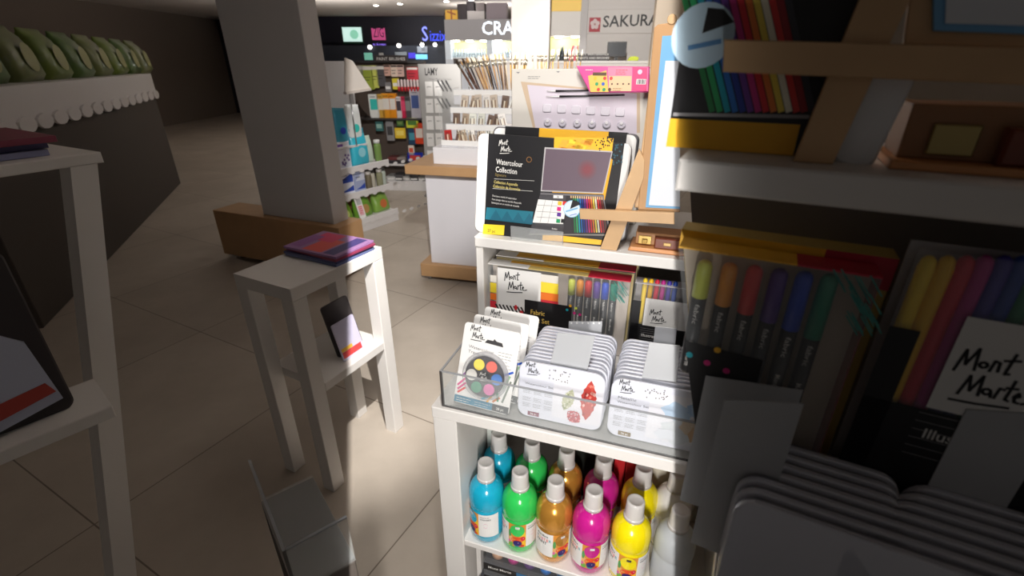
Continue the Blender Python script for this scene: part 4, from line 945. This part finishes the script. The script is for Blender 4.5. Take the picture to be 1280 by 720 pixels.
# ceiling spotlights
for i, (X, Y, y) in enumerate(((470, 7, 9.0), (500, 5, 9.6), (558, 2, 9.0), (589, 0, 8.6))):
    f2 = Frame((0, 0, CEIL)); d = ray(X, Y); t_ = (CEIL - .03 - 1.5) / d.z; p = EYE + d * t_
    m = MB().lathe([(-.03, .045), (-.028, .06), (-.001, .065)], M((235, 230, 225), .4), 16); tt = thing('ceiling_spotlight', Frame((p.x, p.y, CEIL)), ['round ceiling spotlight, leftmost of the glowing row', 'round ceiling spotlight, second from the left', 'round ceiling spotlight, third from the left', 'round ceiling spotlight, rightmost of the glowing row'][i], 'light')
    m.build('trim_ring', tt); MB().lathe([(-.036, .05), (-.0305, .055)], M((255, 250, 240), .5, emit=14), 16).build('bulb', tt)
# dark unit with small glowing things under the fascia
f = Frame((0, 14.2, 0), 0)
tt = thing('display_cabinet', f, 'black cabinet with small lit items below the dark fascia', 'cabinet')
xa = f.px(438, 60)[0]; xb = f.px(557, 60)[0]
MB().box(xa - 1.5, xb, .3, .4, 0, f.px(500, 57, .3)[1], M((36, 42, 56), .5)).build('back_panel', tt)
for X, Y, w_, h_, c, e in ((456, 66, 9, 9, (120, 190, 170), .5), (520, 68, 14, 6, (110, 190, 245), 1.0), (511, 66, 8, 7, (60, 50, 190), .7), (494, 65, 14, 5, (140, 150, 160), 0), (522, 58, 12, 8, (150, 160, 175), 0), (474, 66, 5, 4, (200, 200, 200), 0)):
    p0 = f.px(X, Y + h_, .28); p1 = f.px(X + w_, Y, .28); MB().box(p0[0], p1[0], .26, .3, p0[1], p1[1], M(c, .4, emit=e), .004).build('lit_panel', tt)
for X, Y in ((463, 59), (499, 57), (528, 56), (544, 56)):
    p0 = f.px(X, Y, .28); MB().slab(circ2(p0[0], p0[1], .05, 14), .2, .26, M((255, 250, 240), .5, emit=5), .01).build('puck_lamp', tt)
# grey fascia bay with lit niches
f = Frame((0, 11.0, 0), -5)
x0, z1 = f.px(555, 23); x1, z0 = f.px(645, 50)
tt = thing('wall_bay', f, 'grey wall bay with big white letters over lit shelves of bottles', 'shelving')
m = MB().box(x0, x1, 0, .5, z0, z1 - .02, M((150, 147, 150), .5), .004); m.text('CRAFT', *f.px(602, 43), .235, M((235, 245, 255), .4, emit=.9), 2, bold=True, w=1.0)
m.build('header', tt)
MB().box(x0, x1, .46, .5, 0, z0, M((232, 228, 170), .5)).build('back_panel', tt)
for X in (556, 608, 640): 
    xx = f.px(X, 60)[0]; MB().box(xx, xx + .12, .02, .46, 0, z0, M((215, 225, 235), .5), .004).build('upright', tt)
zq = f.px(600, 72, .1)[1]
MB().box(x0, x1, .1, .45, zq - .03, zq, M((225, 225, 225), .4)).build('shelf', tt); MB().box(x0, x1, .0, .1, 0, zq - .031, M((200, 205, 215), .5)).build('shelf_front', tt)
for i, X in enumerate((569, 586, 604, 622)):
    xx = f.px(X, 52)[0]; MB().lathe([(z0 - .03, .07), (z0 - .001, .08)], M((255, 250, 235), .5, emit=8), 16, xx, .1).build('downlight', tt)
    if i in (1, 3): lamp('shelf_light', 'POINT', f.w(xx, .2, z0 - .1), 3, shadow_soft_size=.06)
rnd = random.Random(2); bt = None
for i in range(22):
    xx = f.px(561 + 3.6 * i, 70)[0]
    if abs(((561 + 3.6 * i) - 609)) < 3: continue
    fr = f.sub(xx, .22, zq + .001)
    if bt is None: bt = MB().lathe([(0, .03), (.1, .03), (.12, .015), (.16, .015)], M((180, 195, 205), .3), 10).build('bottle', fr=fr, label='small bottle on the lit shelf under the grey header', cat='bottle', group='bottles on the lit shelf')
    else: dup(bt, fr)
# dark label sign in front
a, b = f.px(567, 80, -.3), f.px(612, 73, -.3); ff = f.sub(0, -.3, 0)
m = MB().box(a[0], b[0], 0, .03, a[1], b[1], M((70, 62, 62), .5), .003).tube([(a[0] + .3, .015, a[1]), (a[0] + .3, .015, .0)], .015, METAL); m.text('PASTELS', (a[0] + b[0]) / 2, a[1] + .03, .06, LIGHTPRINT, 1, al='c', w=.5, bold=True)
m = MB().box(a[0], b[0], 0, .03, a[1], b[1], M((70, 62, 62), .5), .003).tube([(a[0] + .3, .015, a[1]), (a[0] + .3, .015, .0)], .015, METAL); m.lines(a[0] + .1, a[1] + .05, .6, 1, .03, LIGHTPRINT, .04, 1)
m.build('aisle_sign', fr=ff, label='small dark sign on a post before the lit shelves', cat='sign')
# cartons on the fascia top
cl = [(555, 22, 16, 8, (62, 52, 50), 'dark brown carton on the left end of the grey header', .05), (572, 22, 11, 20, (58, 50, 54), 'tall black carton on the grey header', .05), (584, 22, 22, 11, (188, 182, 182), 'long light grey carton on the grey header', .05), (595, 11, 11, 10, (130, 120, 122), 'small mid grey carton on top of the light one', .05), (608, 21, 26, 21, (140, 128, 135), 'large mauve grey carton right of the light one', .05), (583, 11, 10, 12, (66, 58, 64), 'dark carton stacked on the light grey one', .1)]
ztop = z1 - .02
for X, Y, w_, h_, c, lb, yy in cl:
    p0 = f.px(X, Y, yy); p1 = f.px(X + w_, Y - h_, yy); zb_ = ztop + .0005 if Y > 15 else ztop + .0005 + (f.px(595, 11, .05)[1] - f.px(595, 22, .05)[1])
    m = MB().box(p0[0], p1[0] - .01, yy, yy + .35, zb_, min(zb_ + (p1[1] - p0[1]), CEIL - .01), M(c, .6), .004); m.build('carton', fr=f, label=lb, cat='box')
fg = f.sub(0, -.14, 0)
p0 = fg.px(555, 25); p1 = fg.px(570, 17); zt0 = ztop
m = MB().box(p0[0], p1[0], 0, .12, zt0 - .02, zt0 + .18, M((225, 175, 60), .5), .004)
m = MB().box(p0[0], p1[0], .15, .19, ztop + .0005, ztop + .17, M((225, 175, 60), .5), .004); m.y0 = .15; m.ribbon([((p0[0] + p1[0]) / 2, ztop + .001), ((p0[0] + p1[0]) / 2, ztop + .169)], .03, M((160, 90, 50)), 1); m.ribbon([((p0[0] + p1[0]) / 2 - .08, ztop + .14), ((p0[0] + p1[0]) / 2 + .08, ztop + .09)], .03, M((160, 90, 50)), 1)
m.build('gift_box', fr=fg, label='yellow box with brown ribbon on the left end of the grey header', cat='box')
# yellow lit bay right of the pillar
f = Frame((0, 10.6, 0), -5)
tt = thing('wall_bay', f, 'white wall bay with yellow top panel and lit shelf, right of the pillar', 'shelving')
x0 = f.px(682, 40)[0]; x1 = f.px(727, 40)[0]; xm = f.px(725, 40)[0]; zA = f.px(700, 14)[1]; zB = f.px(700, 45)[1]
MB().box(x0, xm, 0, .5, zA, CEIL - .005, M((240, 200, 95), .5, emit=.15), .004).build('yellow_panel', tt)
MB().box(x0, xm, .0, .5, zB, zA - .001, M((226, 222, 218), .5), .004).build('header', tt)
MB().box(x0, xm, .46, .5, 0, zB, M((222, 224, 150), .5)).build('back_panel', tt)
MB().box(xm, x1 + .1, -.02, .5, 0, CEIL - .005, M((190, 186, 186), .5), .004).build('upright', tt)
zq = f.px(700, 78, .05)[1]; MB().box(x0, xm, .02, .45, zq - .03, zq, CARD).build('shelf', tt)
for X in (698, 719):
    xx = f.px(X, 47)[0]; MB().lathe([(zB - .03, .07), (zB - .001, .08)], M((255, 250, 235), .5, emit=8), 16, xx, .1).build('downlight', tt)
lamp('shelf_light', 'POINT', f.w((x0 + xm) / 2, .2, zB - .1), 4, shadow_soft_size=.06)
for i, (X, w_, h_, c, lb) in enumerate([(688, 5, 9, (50, 60, 75), 'dark blue bottle at the left of the lit yellow bay'), (694, 5, 13, (200, 205, 215), 'white and dark pack in the lit yellow bay'), (699, 7, 17, (45, 55, 60), 'tall dark bottle in the lit yellow bay'), (706, 5, 12, (50, 60, 65), 'dark bottle left of the red pack in the bay')]):
    xx = f.px(X + w_ / 2, 70, .2)[0]; hh = h_ * .0172; r = w_ * .0085
    MB().lathe([(0, r), (hh * .6, r), (hh * .75, r * .5), (hh, r * .45)], M(c, .3), 14).build('bottle', fr=f.sub(xx, .2, zq + .001), label=lb, cat='bottle')
xx = f.px(716, 70, .1)[0]; m = MB().slab([(-.09, 0), (.07, 0), (.10, .3), (-.02, .3)], 0, .05, M((205, 35, 60), .4), .004).slab([(-.01, .12), (.05, .12), (.08, .3), (.02, .3)], -.01, -.001, CARD); m.build('red_pack', fr=f.sub(xx, .08, zq + .001), label='slanted red and white pack in the lit yellow bay', cat='pack')
# white wall with black lettering
f = Frame((0, 11.2, 0), -5); x0 = f.px(730, 40)[0]; x1 = f.px(850, 40)[0]
MB().box(x0, x1, 0, .2, 0, CEIL, M((228, 222, 218), .5)).build('wall_right', fr=f, kind='structure')
zC = f.px(770, 12)[1]; zD = f.px(770, 42)[1]; ff = f.sub(0, -.06, 0)
tt = thing('shop_sign', ff, 'white sign board with a red flower square and black capital letters', 'sign')
m = MB().box(x0 + .02, x1 - .3, 0, .058, zD, zC, M((232, 226, 222), .5), .006); m.text('SAKURA', *ff.px(753, 34), .20, BLK, 1, w=1.10, tilt=.03, bold=True); m.build('board', tt)
a = ff.px(736, 40); b = ff.px(751, 22); m = MB().box(a[0], b[0], -.02, -.001, a[1], b[1], M((190, 45, 60), .5), .002); m.y0 = -.02; cx, cz = (a[0] + b[0]) / 2, (a[1] + b[1]) / 2 + .01
for k in range(5): m.poly(circ2(cx + .055 * math.sin(k * 1.2566), cz + .055 * math.cos(k * 1.2566), .042, 12), M((235, 215, 215)), 2 + k)
m.poly(circ2(cx, cz, .02, 10), M((190, 120, 120)), 9); m.build('flower_emblem', tt)
# screen and tall counter
f = Frame((0, 9.0, 0), -5); zc = f.px(730, 76)[1]
tt = thing('service_counter', f, 'long white service counter in front of the sign wall', 'counter')
xa = f.px(628, 80)[0]; xb = f.px(816, 80)[0]
MB().box(xa, xb, 0, .5, 0, zc - .04, M((226, 220, 216), .5), .004).build('body', tt); MB().box(xa - .02, xb, -.03, .53, zc - .039, zc, M((232, 228, 224), .4), .004).build('top', tt)
a = f.px(758.5, 71, .2); b = f.px(784, 52, .2)
tt = thing('monitor', f.sub(0, .2, 0), 'small black monitor standing on the white service counter', 'monitor')
m = MB().box(a[0], b[0], 0, .04, a[1], b[1], M((40, 38, 42), .4), .006).rect(a[0] + .02, b[0] - .02, a[1] + .02, b[1] - .02, M((78, 80, 84), .2), 2); m.build('screen', tt)
MB().box((a[0] + b[0]) / 2 - .03, (a[0] + b[0]) / 2 + .03, .01, .03, zc + .012, a[1], BLK).box((a[0] + b[0]) / 2 - .1, (a[0] + b[0]) / 2 + .1, -.04, .1, zc + .0005, zc + .012, BLK, .002).build('stand', tt)
a = f.px(722, 76, .05); b = f.px(762, 67, .05); ff = f.sub(0, .05, 0)
m = MB().box(a[0], b[0], 0, .03, zc + .0005, b[1], M((52, 44, 46), .5), .003); m.text('ART MATERIALS', (a[0] + b[0]) / 2, zc + .085, .028, LIGHTPRINT, 1, al='c', w=.5, bold=True); m.text('PAINTS AND BRUSHES', (a[0] + b[0]) / 2, zc + .03, .028, LIGHTPRINT, 1, al='c', w=.52, bold=True)
m.build('counter_sign', fr=ff, label='dark two line sign standing on the white service counter', cat='sign')
x = f.px(792, 72, .1)[0]; MB().slab([(-.1, 0), (.08, 0), (.09, .05), (.02, .07), (-.05, .06)], 0, .12, M((205, 220, 50), .5), .01).build('lime_pouch', fr=f.sub(x, .1, zc + .001), label='crumpled lime green pouch on the white service counter', cat='pouch')

# ================================================================= DISPLAY TABLE at the left
Tb = Frame((-.4926, 1.707, 0), 63); TZ = .865
TL, TDp = .42, .27
t = thing('display_table', Tb, 'white slender display table with a lower shelf at the aisle edge', 'table')
MB().box(-TL, 0, 0, TDp, TZ - .045, TZ, WHITE, .002).build('table_top', t)
for x in (-TL, -.055):
    for y in (.0, TDp - .055): MB().box(x, x + .055, y, y + .055, 0, TZ - .0455, WHITE, .002).build('leg', t)
MB().box(-TL + .056, -.056, .0, TDp, .44, .475, WHITE, .002).box(-.0555, -.03, .056, TDp - .056, .44, .475, WHITE).build('lower_shelf', t)
for k in range(4):
    fr = Tb.sub(-.225 + .004 * (k % 2), .003, TZ + .0005 + .009 * k, yaw=[0, 2, -2, 1][k])
    m = MB().box(0, .19, 0, .25, 0, .008, M([(110, 120, 165), (70, 80, 130), (150, 60, 90), (160, 120, 170)][k], .4), .0005)
    if k == 3:
        for j, (x, y, w, h, c) in enumerate(((.01, .02, .17, .05, (70, 60, 120)), (.01, .08, .12, .09, (225, 90, 80)), (.1, .12, .08, .1, (220, 60, 110)), (.02, .19, .12, .05, (150, 90, 160)))): m.add([(x, y, .0083 + j * .0001), (x + w, y, .0083 + j * .0001), (x + w, y + h, .0083 + j * .0001), (x, y + h, .0083 + j * .0001)], [(0, 1, 2, 3)], M(c, .4))
    m.build('magazine', fr=fr, label=['lowest', 'second from the bottom', 'third from the bottom', 'topmost purple and pink'][k] + (' magazine' if k == 3 else ' blue or pink magazine') + ' of the pile on the white display table', cat='magazine')
for k in range(2):
    fr = Tb.sub(-.235 + .01 * k, .035 + .035 * k, .4755, lean=14)
    t = thing('framed_pad', fr, ['pale pad with coloured foot leaning on the lower table shelf', 'dark framed tablet leaning behind the pale pad'][k], 'pad')
    if k == 0: MB().slab(rrect(0, .11, 0, .15, .006), 0, .006, M((205, 200, 225), .4), .001).rect(.005, .10, .01, .035, M((215, 70, 70)), 1).rect(.005, .06, .036, .05, M((240, 190, 70)), 1).build('cover', t)
    else: MB().slab(rrect(0, .13, 0, .21, .012), 0, .010, M((70, 64, 66), .35, metal=.3), .002).build('case', t); 

# ================================================================= LEFT BAY (unlit)
N = Frame((-1.0, 1.2, 0), 45)
# high splayed table
Fv = Frame((0, 0, 0)); P0 = EYE + ray(126, 190) * 1.17
zt = P0.z
L_ = Frame((P0.x, P0.y, 0), 62)
t = thing('console_table', L_, 'tall white console table with splayed legs in the unlit left bay', 'table')
MB().box(-.75, 0, 0, .55, zt - .025, zt, WHITE, .002).build('table_top', t)
fl = L_.I @ (EYE + ray(150, 790) * (1.5 / -ray(150, 790).z))
for bx, by, x, y in ((fl.x, fl.y, -.07, .0), (-.8, -.1, -.74, .0), (-.8, .6, -.74, .45)):
    w_ = .055
    b0 = (bx, by); MB().hexa([(b0[0], b0[1], 0), (b0[0] + w_, b0[1], 0), (b0[0] + w_, b0[1] + w_, 0), (b0[0], b0[1] + w_, 0), (x, y, zt - .0255), (x + w_, y, zt - .0255), (x + w_, y + w_, zt - .0255), (x, y + w_, zt - .0255)], WHITE).build('leg', t)
for k in range(3):
    MB().box(0, .34, 0, .3, 0, .014, M([(150, 155, 190), (80, 80, 130), (140, 66, 86)][k], .4), .001).build('magazine', fr=L_.sub(-.42 + .01 * k, .05, zt + .0005 + .0145 * k, yaw=[0, 3, -2][k]), label=['lowest pale', 'middle navy', 'top red'][k] + ' large magazine on the tall console table', cat='magazine')
# dark framed tablet leaning low left
Fk2 = Frame(EYE + ray(-40, 560) * .95 , 50, 12); zf = Fk2.o.z
tt = thing('framed_print', Fk2, 'dark framed print leaning on a shelf at the lower left edge', 'picture frame')
MB().slab(rrect(0, .17, 0, .36, .02), .0, .02, M((60, 54, 54), .4), .003).build('frame', tt); MB().slab([(.0, .0), (.155, .03), (.14, .17), (.0, .3)], -.012, -.001, M((190, 195, 215), .4)).slab([(.0, .02), (.15, .05), (.14, .075), (.0, .055)], -.014, -.0125, M((180, 70, 60))).build('print', tt)
MB().box(-.3, .22, -.06, .1, -.03, -.0, WHITE, .002).box(-.25, -.2, -.03, .03, -zf, -.031, WHITE).build('side_shelf', fr=Frame(Fk2.o - Vector((0, 0, .001)), 50), label='small white side shelf carrying the framed print', cat='shelf')
# counter with oak plinth
pb = EYE + ray(285, 323) * (1.5 / -ray(285, 323).z); pr = EYE + ray(438, 352) * (1.5 / -ray(438, 352).z)
yw = math.degrees(math.atan2(pr.y - pb.y, pr.x - pb.x))
K = Frame((pb.x, pb.y, 0), yw); Lk = (pr - pb).length
t = thing('counter', K, 'large white counter block on a thick oak plinth in the unlit left bay', 'counter')
hk = K.px(275, 264)[1]
MB().box(-.03, Lk - .03, 0, .26, .04, hk, OAK, .004).build('base', t)
for x in (.1, Lk - .15): MB().lathe([(0, .03), (.041, .03)], METAL, 12, x, .08).build('foot', t)
xk = K.px(328, 262, .06)[0]
MB().box(xk, Lk - .12, .06, .22, hk + .0005, 2.3, M((222, 220, 222), .5), .004).build('body', t)
# low shelving with bags
q0 = EYE + ray(20, 160) * 3.1; q1 = EYE + ray(196, 112) * 6.2
zq_ = min(q0.z, 1.1); d0 = EYE + ray(20, 160) * ((1.12 - 1.5) / ray(20, 160).z); d1 = EYE + ray(196, 118) * ((1.12 - 1.5) / ray(196, 118).z)
yw = math.degrees(math.atan2(d1.y - d0.y, d1.x - d0.x)); S = Frame((d1.x, d1.y, 0), yw); LS = (d1 - d0).length + .6
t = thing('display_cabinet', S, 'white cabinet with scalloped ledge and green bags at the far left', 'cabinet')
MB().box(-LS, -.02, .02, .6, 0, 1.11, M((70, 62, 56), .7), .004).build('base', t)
m = MB().box(-LS, 0, 0, .62, 1.11, 1.36, RAIL, .004)
for i in range(16): m.slab(circ2(-LS + .2 + i * (LS - .3) / 15, 1.125, .12, 12, rz=.05), -.02, -.001, RAIL)
m.build('ledge', t)
for i in range(9):
    bag(S.sub(-LS + .2 + i * .56, .12, 1.361, lean=8), .46, .40, .25, [(100, 120, 30), (80, 110, 40), (105, 115, 60)][i % 3], 'green bag on the scalloped ledge at the far left', 'green bags on the far left ledge', spot=(150, 150, 90))
# acrylic bin at the lower edge
pc = EYE + ray(353, 690) * .62
Q = Frame((pc.x, pc.y, pc.z - .09), 38)
t = thing('acrylic_bin', Q, 'clear acrylic bin corner at the bottom of the unlit left bay', 'bin')
QL = .085
MB().box(0, .004, 0, .2, 0, .09, ACR).box(0, .004, 0, .2, .088, .0903, ACRE).box(-.0004, .004, -.0004, .004, 0, .09, ACRD).build('side_panel', t)
MB().box(.0045, QL, 0, .004, 0, .09, ACR).box(.0045, QL, 0, .004, .088, .0903, ACRE).build('front_panel', t)
MB().box(.0045, QL, .0045, .2, 0, .003, ACR).build('base_panel', t)
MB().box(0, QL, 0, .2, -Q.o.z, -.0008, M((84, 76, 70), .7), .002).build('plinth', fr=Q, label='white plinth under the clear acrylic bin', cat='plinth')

# ================================================================= NEAR RACK at the right (unlit)
def at(px, py, z): 
    d = ray(px, py); t_ = (z - 1.5) / d.z; return EYE + d * t_
zb = 1.40
pA, pB = at(843, 238, zb), at(1280, 285, zb)
yw = math.degrees(math.atan2(pB.y - pA.y, pB.x - pA.x))
R = Frame((pA.x, pA.y, 0), yw); RL = .85
zT = R.px(900, 203, 0)[1]; zT = zb + .026
t = thing('display_shelf', R, 'nearer white display shelf at the right with a wooden easel on top', 'shelf')
MB().box(0, RL, 0, .19, zb, zT, WHITE, .002).build('top_board', t)
bpl = R.px(850, 262, .175); bpb = R.px(874, 560, .175)
MB().slab([(bpb[0], 1.03), (RL, 1.03), (RL, zb - .0005), (bpl[0], zb - .0005)], .175, .19, M((120, 112, 108), .6)).build('back_panel', t)
MB().box(RL - .02, RL, 0, .174, 0, zb - .0005, WHITE).build('side_panel', t)
MB().box(.10, RL - .021, -.11, .174, 1.005, 1.029, WHITE, .002).build('counter_board', t)
MB().box(.16, .18, .0, .17, 0, 1.004, WHITE).build('side_panel', t)
MB().box(.13, .158, .14, .169, 0, 1.0045, WHITE).build('post', t)
# marker packs, larger and nearer
Rm = R.sub(0, .03, 1.030); P = lambda a, b, y=0: Rm.px(a, b, y)
xL = P(845, 330)[0]; xR = P(1110, 330)[0]; zt = P(960, 327)[1]
t = thing('marker_set', Rm, 'clear boxed set of six fabric markers on the nearer right shelf', 'marker set')
xB, zB_ = P(872, 600); xB += (xB - xL) / (zt - zB_) * zB_  # splayed left edge
m = MB(); m.slab([(xB, 0), (xR, 0), (xR, zt), (xL, zt)], 0, .0008, CLEAR).box(xR - .0012, xR, .0008, .03, 0, zt, M((150, 40, 60), .3, alpha=.6)); m.build('clear_box', t)
MB().slab([(xB, 0), (xR, 0), (xR, zt - .001), (xL, zt - .001)], .0275, .029, M((200, 185, 165), .6)).build('inner_card', t)
MB().box(xL, xL + (xR - xL) * .62, .0, .03, zt, zt + .0012, YEL).box(xL + (xR - xL) * .62, xR, .0, .03, zt, zt + .0016, M((200, 30, 60), .4)).build('lid_panel', t)
for i, c in enumerate([M((215, 225, 80), .4), M((245, 160, 40), .4), M((228, 45, 45), .4), M((90, 50, 150), .4), M((30, 75, 200), .4), M((20, 140, 110), .4)]):
    xx, z1 = P(882 + 31.5 * i, 327 + 3.5 * i, .008); z0 = P(877, 470 + 15 * i, .008)[1]
    marker(Rm, t, xx, max(z0, .02), z1, .0072, c, .011)
m = MB()
for k in range(26):
    a = P(1040 + rnd.uniform(0, 50), 335 + rnd.uniform(0, 60)); m.ribbon([a, (a[0] + .012, a[1] - .016)], .0012, M((70, 150, 140)), 2)
a = P(845, 425); b = P(930, 540); m.poly([P(870, 540), b, (b[0], a[1]), P(856, 425)], BLK, 1)
for X, Z, c in ((862, 443, TEAL), (897, 437, YEL), (884, 453, MAG), (908, 463, MAG)): m.poly(circ2(*P(X, Z), .0035, 10), c, 3)
m.build('printed_sleeve', t)
t = thing('marker_set', R.sub(0, .064, 1.030), 'second boxed marker set on the nearer right shelf, yellow and red top edge', 'marker set')
Rs = R.sub(0, .064, 1.030); zt2 = Rs.px(950, 300)[1]; xL2 = Rs.px(850, 300)[0]; xR2 = Rs.px(1130, 310)[0]
xB2 = Rs.px(876, 600)[0]
MB().slab([(xB2, 0), (xR2, 0), (xR2, zt2), (xL2, zt2)], 0, .03, M((200, 170, 90), .5), .001).rect(xL2, xL2 + (xR2 - xL2) * .7, zt2 - .02, zt2, YEL, 1).rect(xL2 + (xR2 - xL2) * .7, xR2, zt2 - .03, zt2, M((190, 30, 60)), 1).build('carton', t)
x3 = P(1142, 330)[0]; zt = P(1200, 318)[1]; W3 = .26
t = thing('marker_set', Rm, 'boxed illustration markers with white logo card at the right picture edge', 'marker set')
MB().box(x3, x3 + W3, 0, .0008, 0, zt, CLEAR).build('clear_box', t); MB().box(x3, x3 + W3, .0275, .029, 0, zt - .001, M((170, 165, 165), .6)).build('inner_card', t)
m = MB(); a = P(1140, 412)[1]; m.rect(x3, P(1157, 400)[0], 0, a, BLK, 1); m.rect(x3, x3 + W3, 0, P(1157, 512)[1], BLK, 1)
c0_ = P(1157, 508); c1_ = P(1290, 415); m.rect(c0_[0], x3 + W3, c0_[1], c1_[1] + .004, CARD, 2); m.script(*P(1178, 490), .052, INK, 3)
m.text('Illustration', *P(1150, 545), .010, LIGHTPRINT, 3, bold=True, w=.06)
for k in range(6): m.rect(P(1146, 520)[0], P(1205, 520)[0], P(1150, 515 + 11 * k)[1], P(1150, 515 + 11 * k)[1] + .0006, GREYP, 2)
m.build('printed_sleeve', t)
for i, c in enumerate([(245, 210, 40), (240, 190, 30), (215, 40, 70), (190, 40, 140), (70, 60, 160), (30, 70, 160), (40, 130, 90)]):
    xx, z1 = P(1165 + 24 * i, 322, .008); MB().lathe([(.02, .0055), (z1 - .01, .0062), (z1 - .003, .005), (z1, .002)], M(c, .4), 12, xx, .012).build('marker', t)
# tins in front
def near_row(xp0, xp1, n, lb, gr):
    b = None
    for i in range(n):
        y = .010 - .0145 * i
        fr = R.sub(0, y, 1.0295, lean=5); 
        x0 = fr.px(xp0 - 8 * i, 640)[0]; w = .150 if xp1 is None else xp1
        fr = R.sub(max(x0, .10), y, 1.0295, lean=5)
        if b is None: b = tin(fr, w, .125, 0, lb, gr)
        else: dup(b, fr)
near_row(885, .135, 7, 'white metal tin on the nearer right shelf, left row', 'white tins in the left row of the nearer shelf')
near_row(1120, .2, 7, 'white metal tin on the nearer right shelf, right row', 'white tins in the right row of the nearer shelf')
def nsheet(y, pts, lb):
    fr = R.sub(0, y, 0); pt = [fr.px(*p) for p in pts]
    lo = 1.0295
    MB().slab([pt[0], pt[1], (pt[1][0], lo), (pt[0][0], lo)], 0, .0015, SHEET, .0003).build('divider_sheet', fr=fr, label=lb, cat='divider')
nsheet(.0275, [(882, 470), (1004, 488)], 'tall grey plastic divider sheet on the nearer right shelf')
nsheet(-.0250, [(905, 500), (1005, 505)], 'wide frosted grey sheet in front of the tall one on the nearer shelf')
nsheet(.0278, [(1208, 512), (1330, 520)], 'grey plastic divider sheet at the right picture edge')
# on top: boxed collection, easel, wooden box
Rc = R.sub(0, .060, zT + .0005, lean=6); P = lambda a, b, y=0: Rc.px(a, b, y)
t = thing('watercolour_collection_box', Rc, 'black pencil and paint collection box behind the nearer easel', 'paint set')
x0, x1 = P(845, 100)[0], P(1050, 100)[0]
m = MB().box(x0, x1, 0, .03, 0, .20, BLK, .001)
for i, c in enumerate([(30, 110, 60), (40, 150, 90), (20, 150, 170), (40, 110, 190), (40, 60, 150), (110, 60, 150), (200, 50, 130), (220, 50, 60), (235, 130, 60), (245, 220, 90), (245, 240, 220), (225, 60, 60), (160, 40, 50), (60, 60, 70)]):
    m.ribbon([P(872 + 10 * i - 22, -25), P(890 + 9.6 * i, 138)], .0048, M(c), 2)
m.poly(circ2(*P(878, 45), .026, 24), M((190, 215, 232)), 3); m.poly([P(878, 42), P(918, 28), P(905, 12), P(885, 10)], BLK, 4); m.ribbon([P(862, 60), P(900, 52)], .004, M((90, 140, 190)), 4)
m.rect(x0, P(997, 170)[0], P(900, 188)[1] if P(900, 188)[1] > 0 else 0, P(900, 151)[1], YEL, 2); m.ribbon([P(843, 143), P(1010, 146)], .003, GREYP, 4)
m.build('printed_sleeve', t)
Re = R.sub(0, .030, zT); P = lambda a, b, y=0: Re.px(a, b, y)
t = thing('table_easel', Re, 'nearer light wood table easel with crossed legs on the right shelf', 'easel')
m = MB(); a, b, c, d = P(1062, 0), P(1122, 0), P(1040, 209), P(990, 207); m.slab([(a[0] + .01, a[1] + .03), (b[0] + .012, b[1] + .03), (c[0], .0004), (d[0], .0004)], 0, .008, WOOD, .001).build('leg', t)
m = MB(); m.slab([P(905, 49, -.01), P(1300, 60, -.01), P(1300, 107, -.01), P(903, 90, -.01)], -.01, -.001, WOOD, .001).build('ledge', t)
m = MB(); m.slab([P(1140, -30, .009), P(1350, -30, .009), P(1350, 62, .009), P(1130, 56, .009)], .0095, .016, WOOD, .001).build('board', t)
m = MB(); m.slab([P(1168, -30, .003), P(1350, -30, .003), P(1350, 45, .003), P(1168, 38, .003)], .004, .009, M((112, 170, 215))).slab([P(1184, -30, .002), P(1350, -30, .002), P(1350, 34, .002), P(1182, 29, .002)], .0025, .0038, M((222, 226, 234))).build('paper_pad', t)
Rb = R.sub(0, .05, zT + .0004); P = lambda a, b, y=0: Rb.px(a, b, y)
x0 = P(1110, 190)[0]
m = MB().slab(rrect(0, .03, 0, .07, .008), 0, .010, M((220, 220, 222), .4), .002); m.build('white_tin_case', fr=R.sub(P(1050, 150)[0], .045, zT + .0005, roll=8), label='white rounded tin corner behind the nearer easel leg', cat='tin')
t = thing('wooden_paint_box', Rb, 'wooden box with brass latch and red brown block on the nearer shelf', 'box')
MB().box(x0, x0 + .28, -.02, .06, 0, .006, M((214, 150, 96), .4, noise=.1, nscale=12), .001).build('base_board', t)
MB().box(x0 + .006, x0 + .27, .0, .055, .0062, .045, M((150, 105, 68), .5), .001).build('drawer_front', t)
MB().box(x0 + .022, x0 + .050, -.004, -.0002, .010, .032, M((170, 150, 95), .3, metal=.6), .001).build('brass_latch', t)
MB().box(x0 + .062, x0 + .26, -.014, -.0002, .0064, .032, M((120, 55, 32), .3), .002).build('red_brown_block', t)
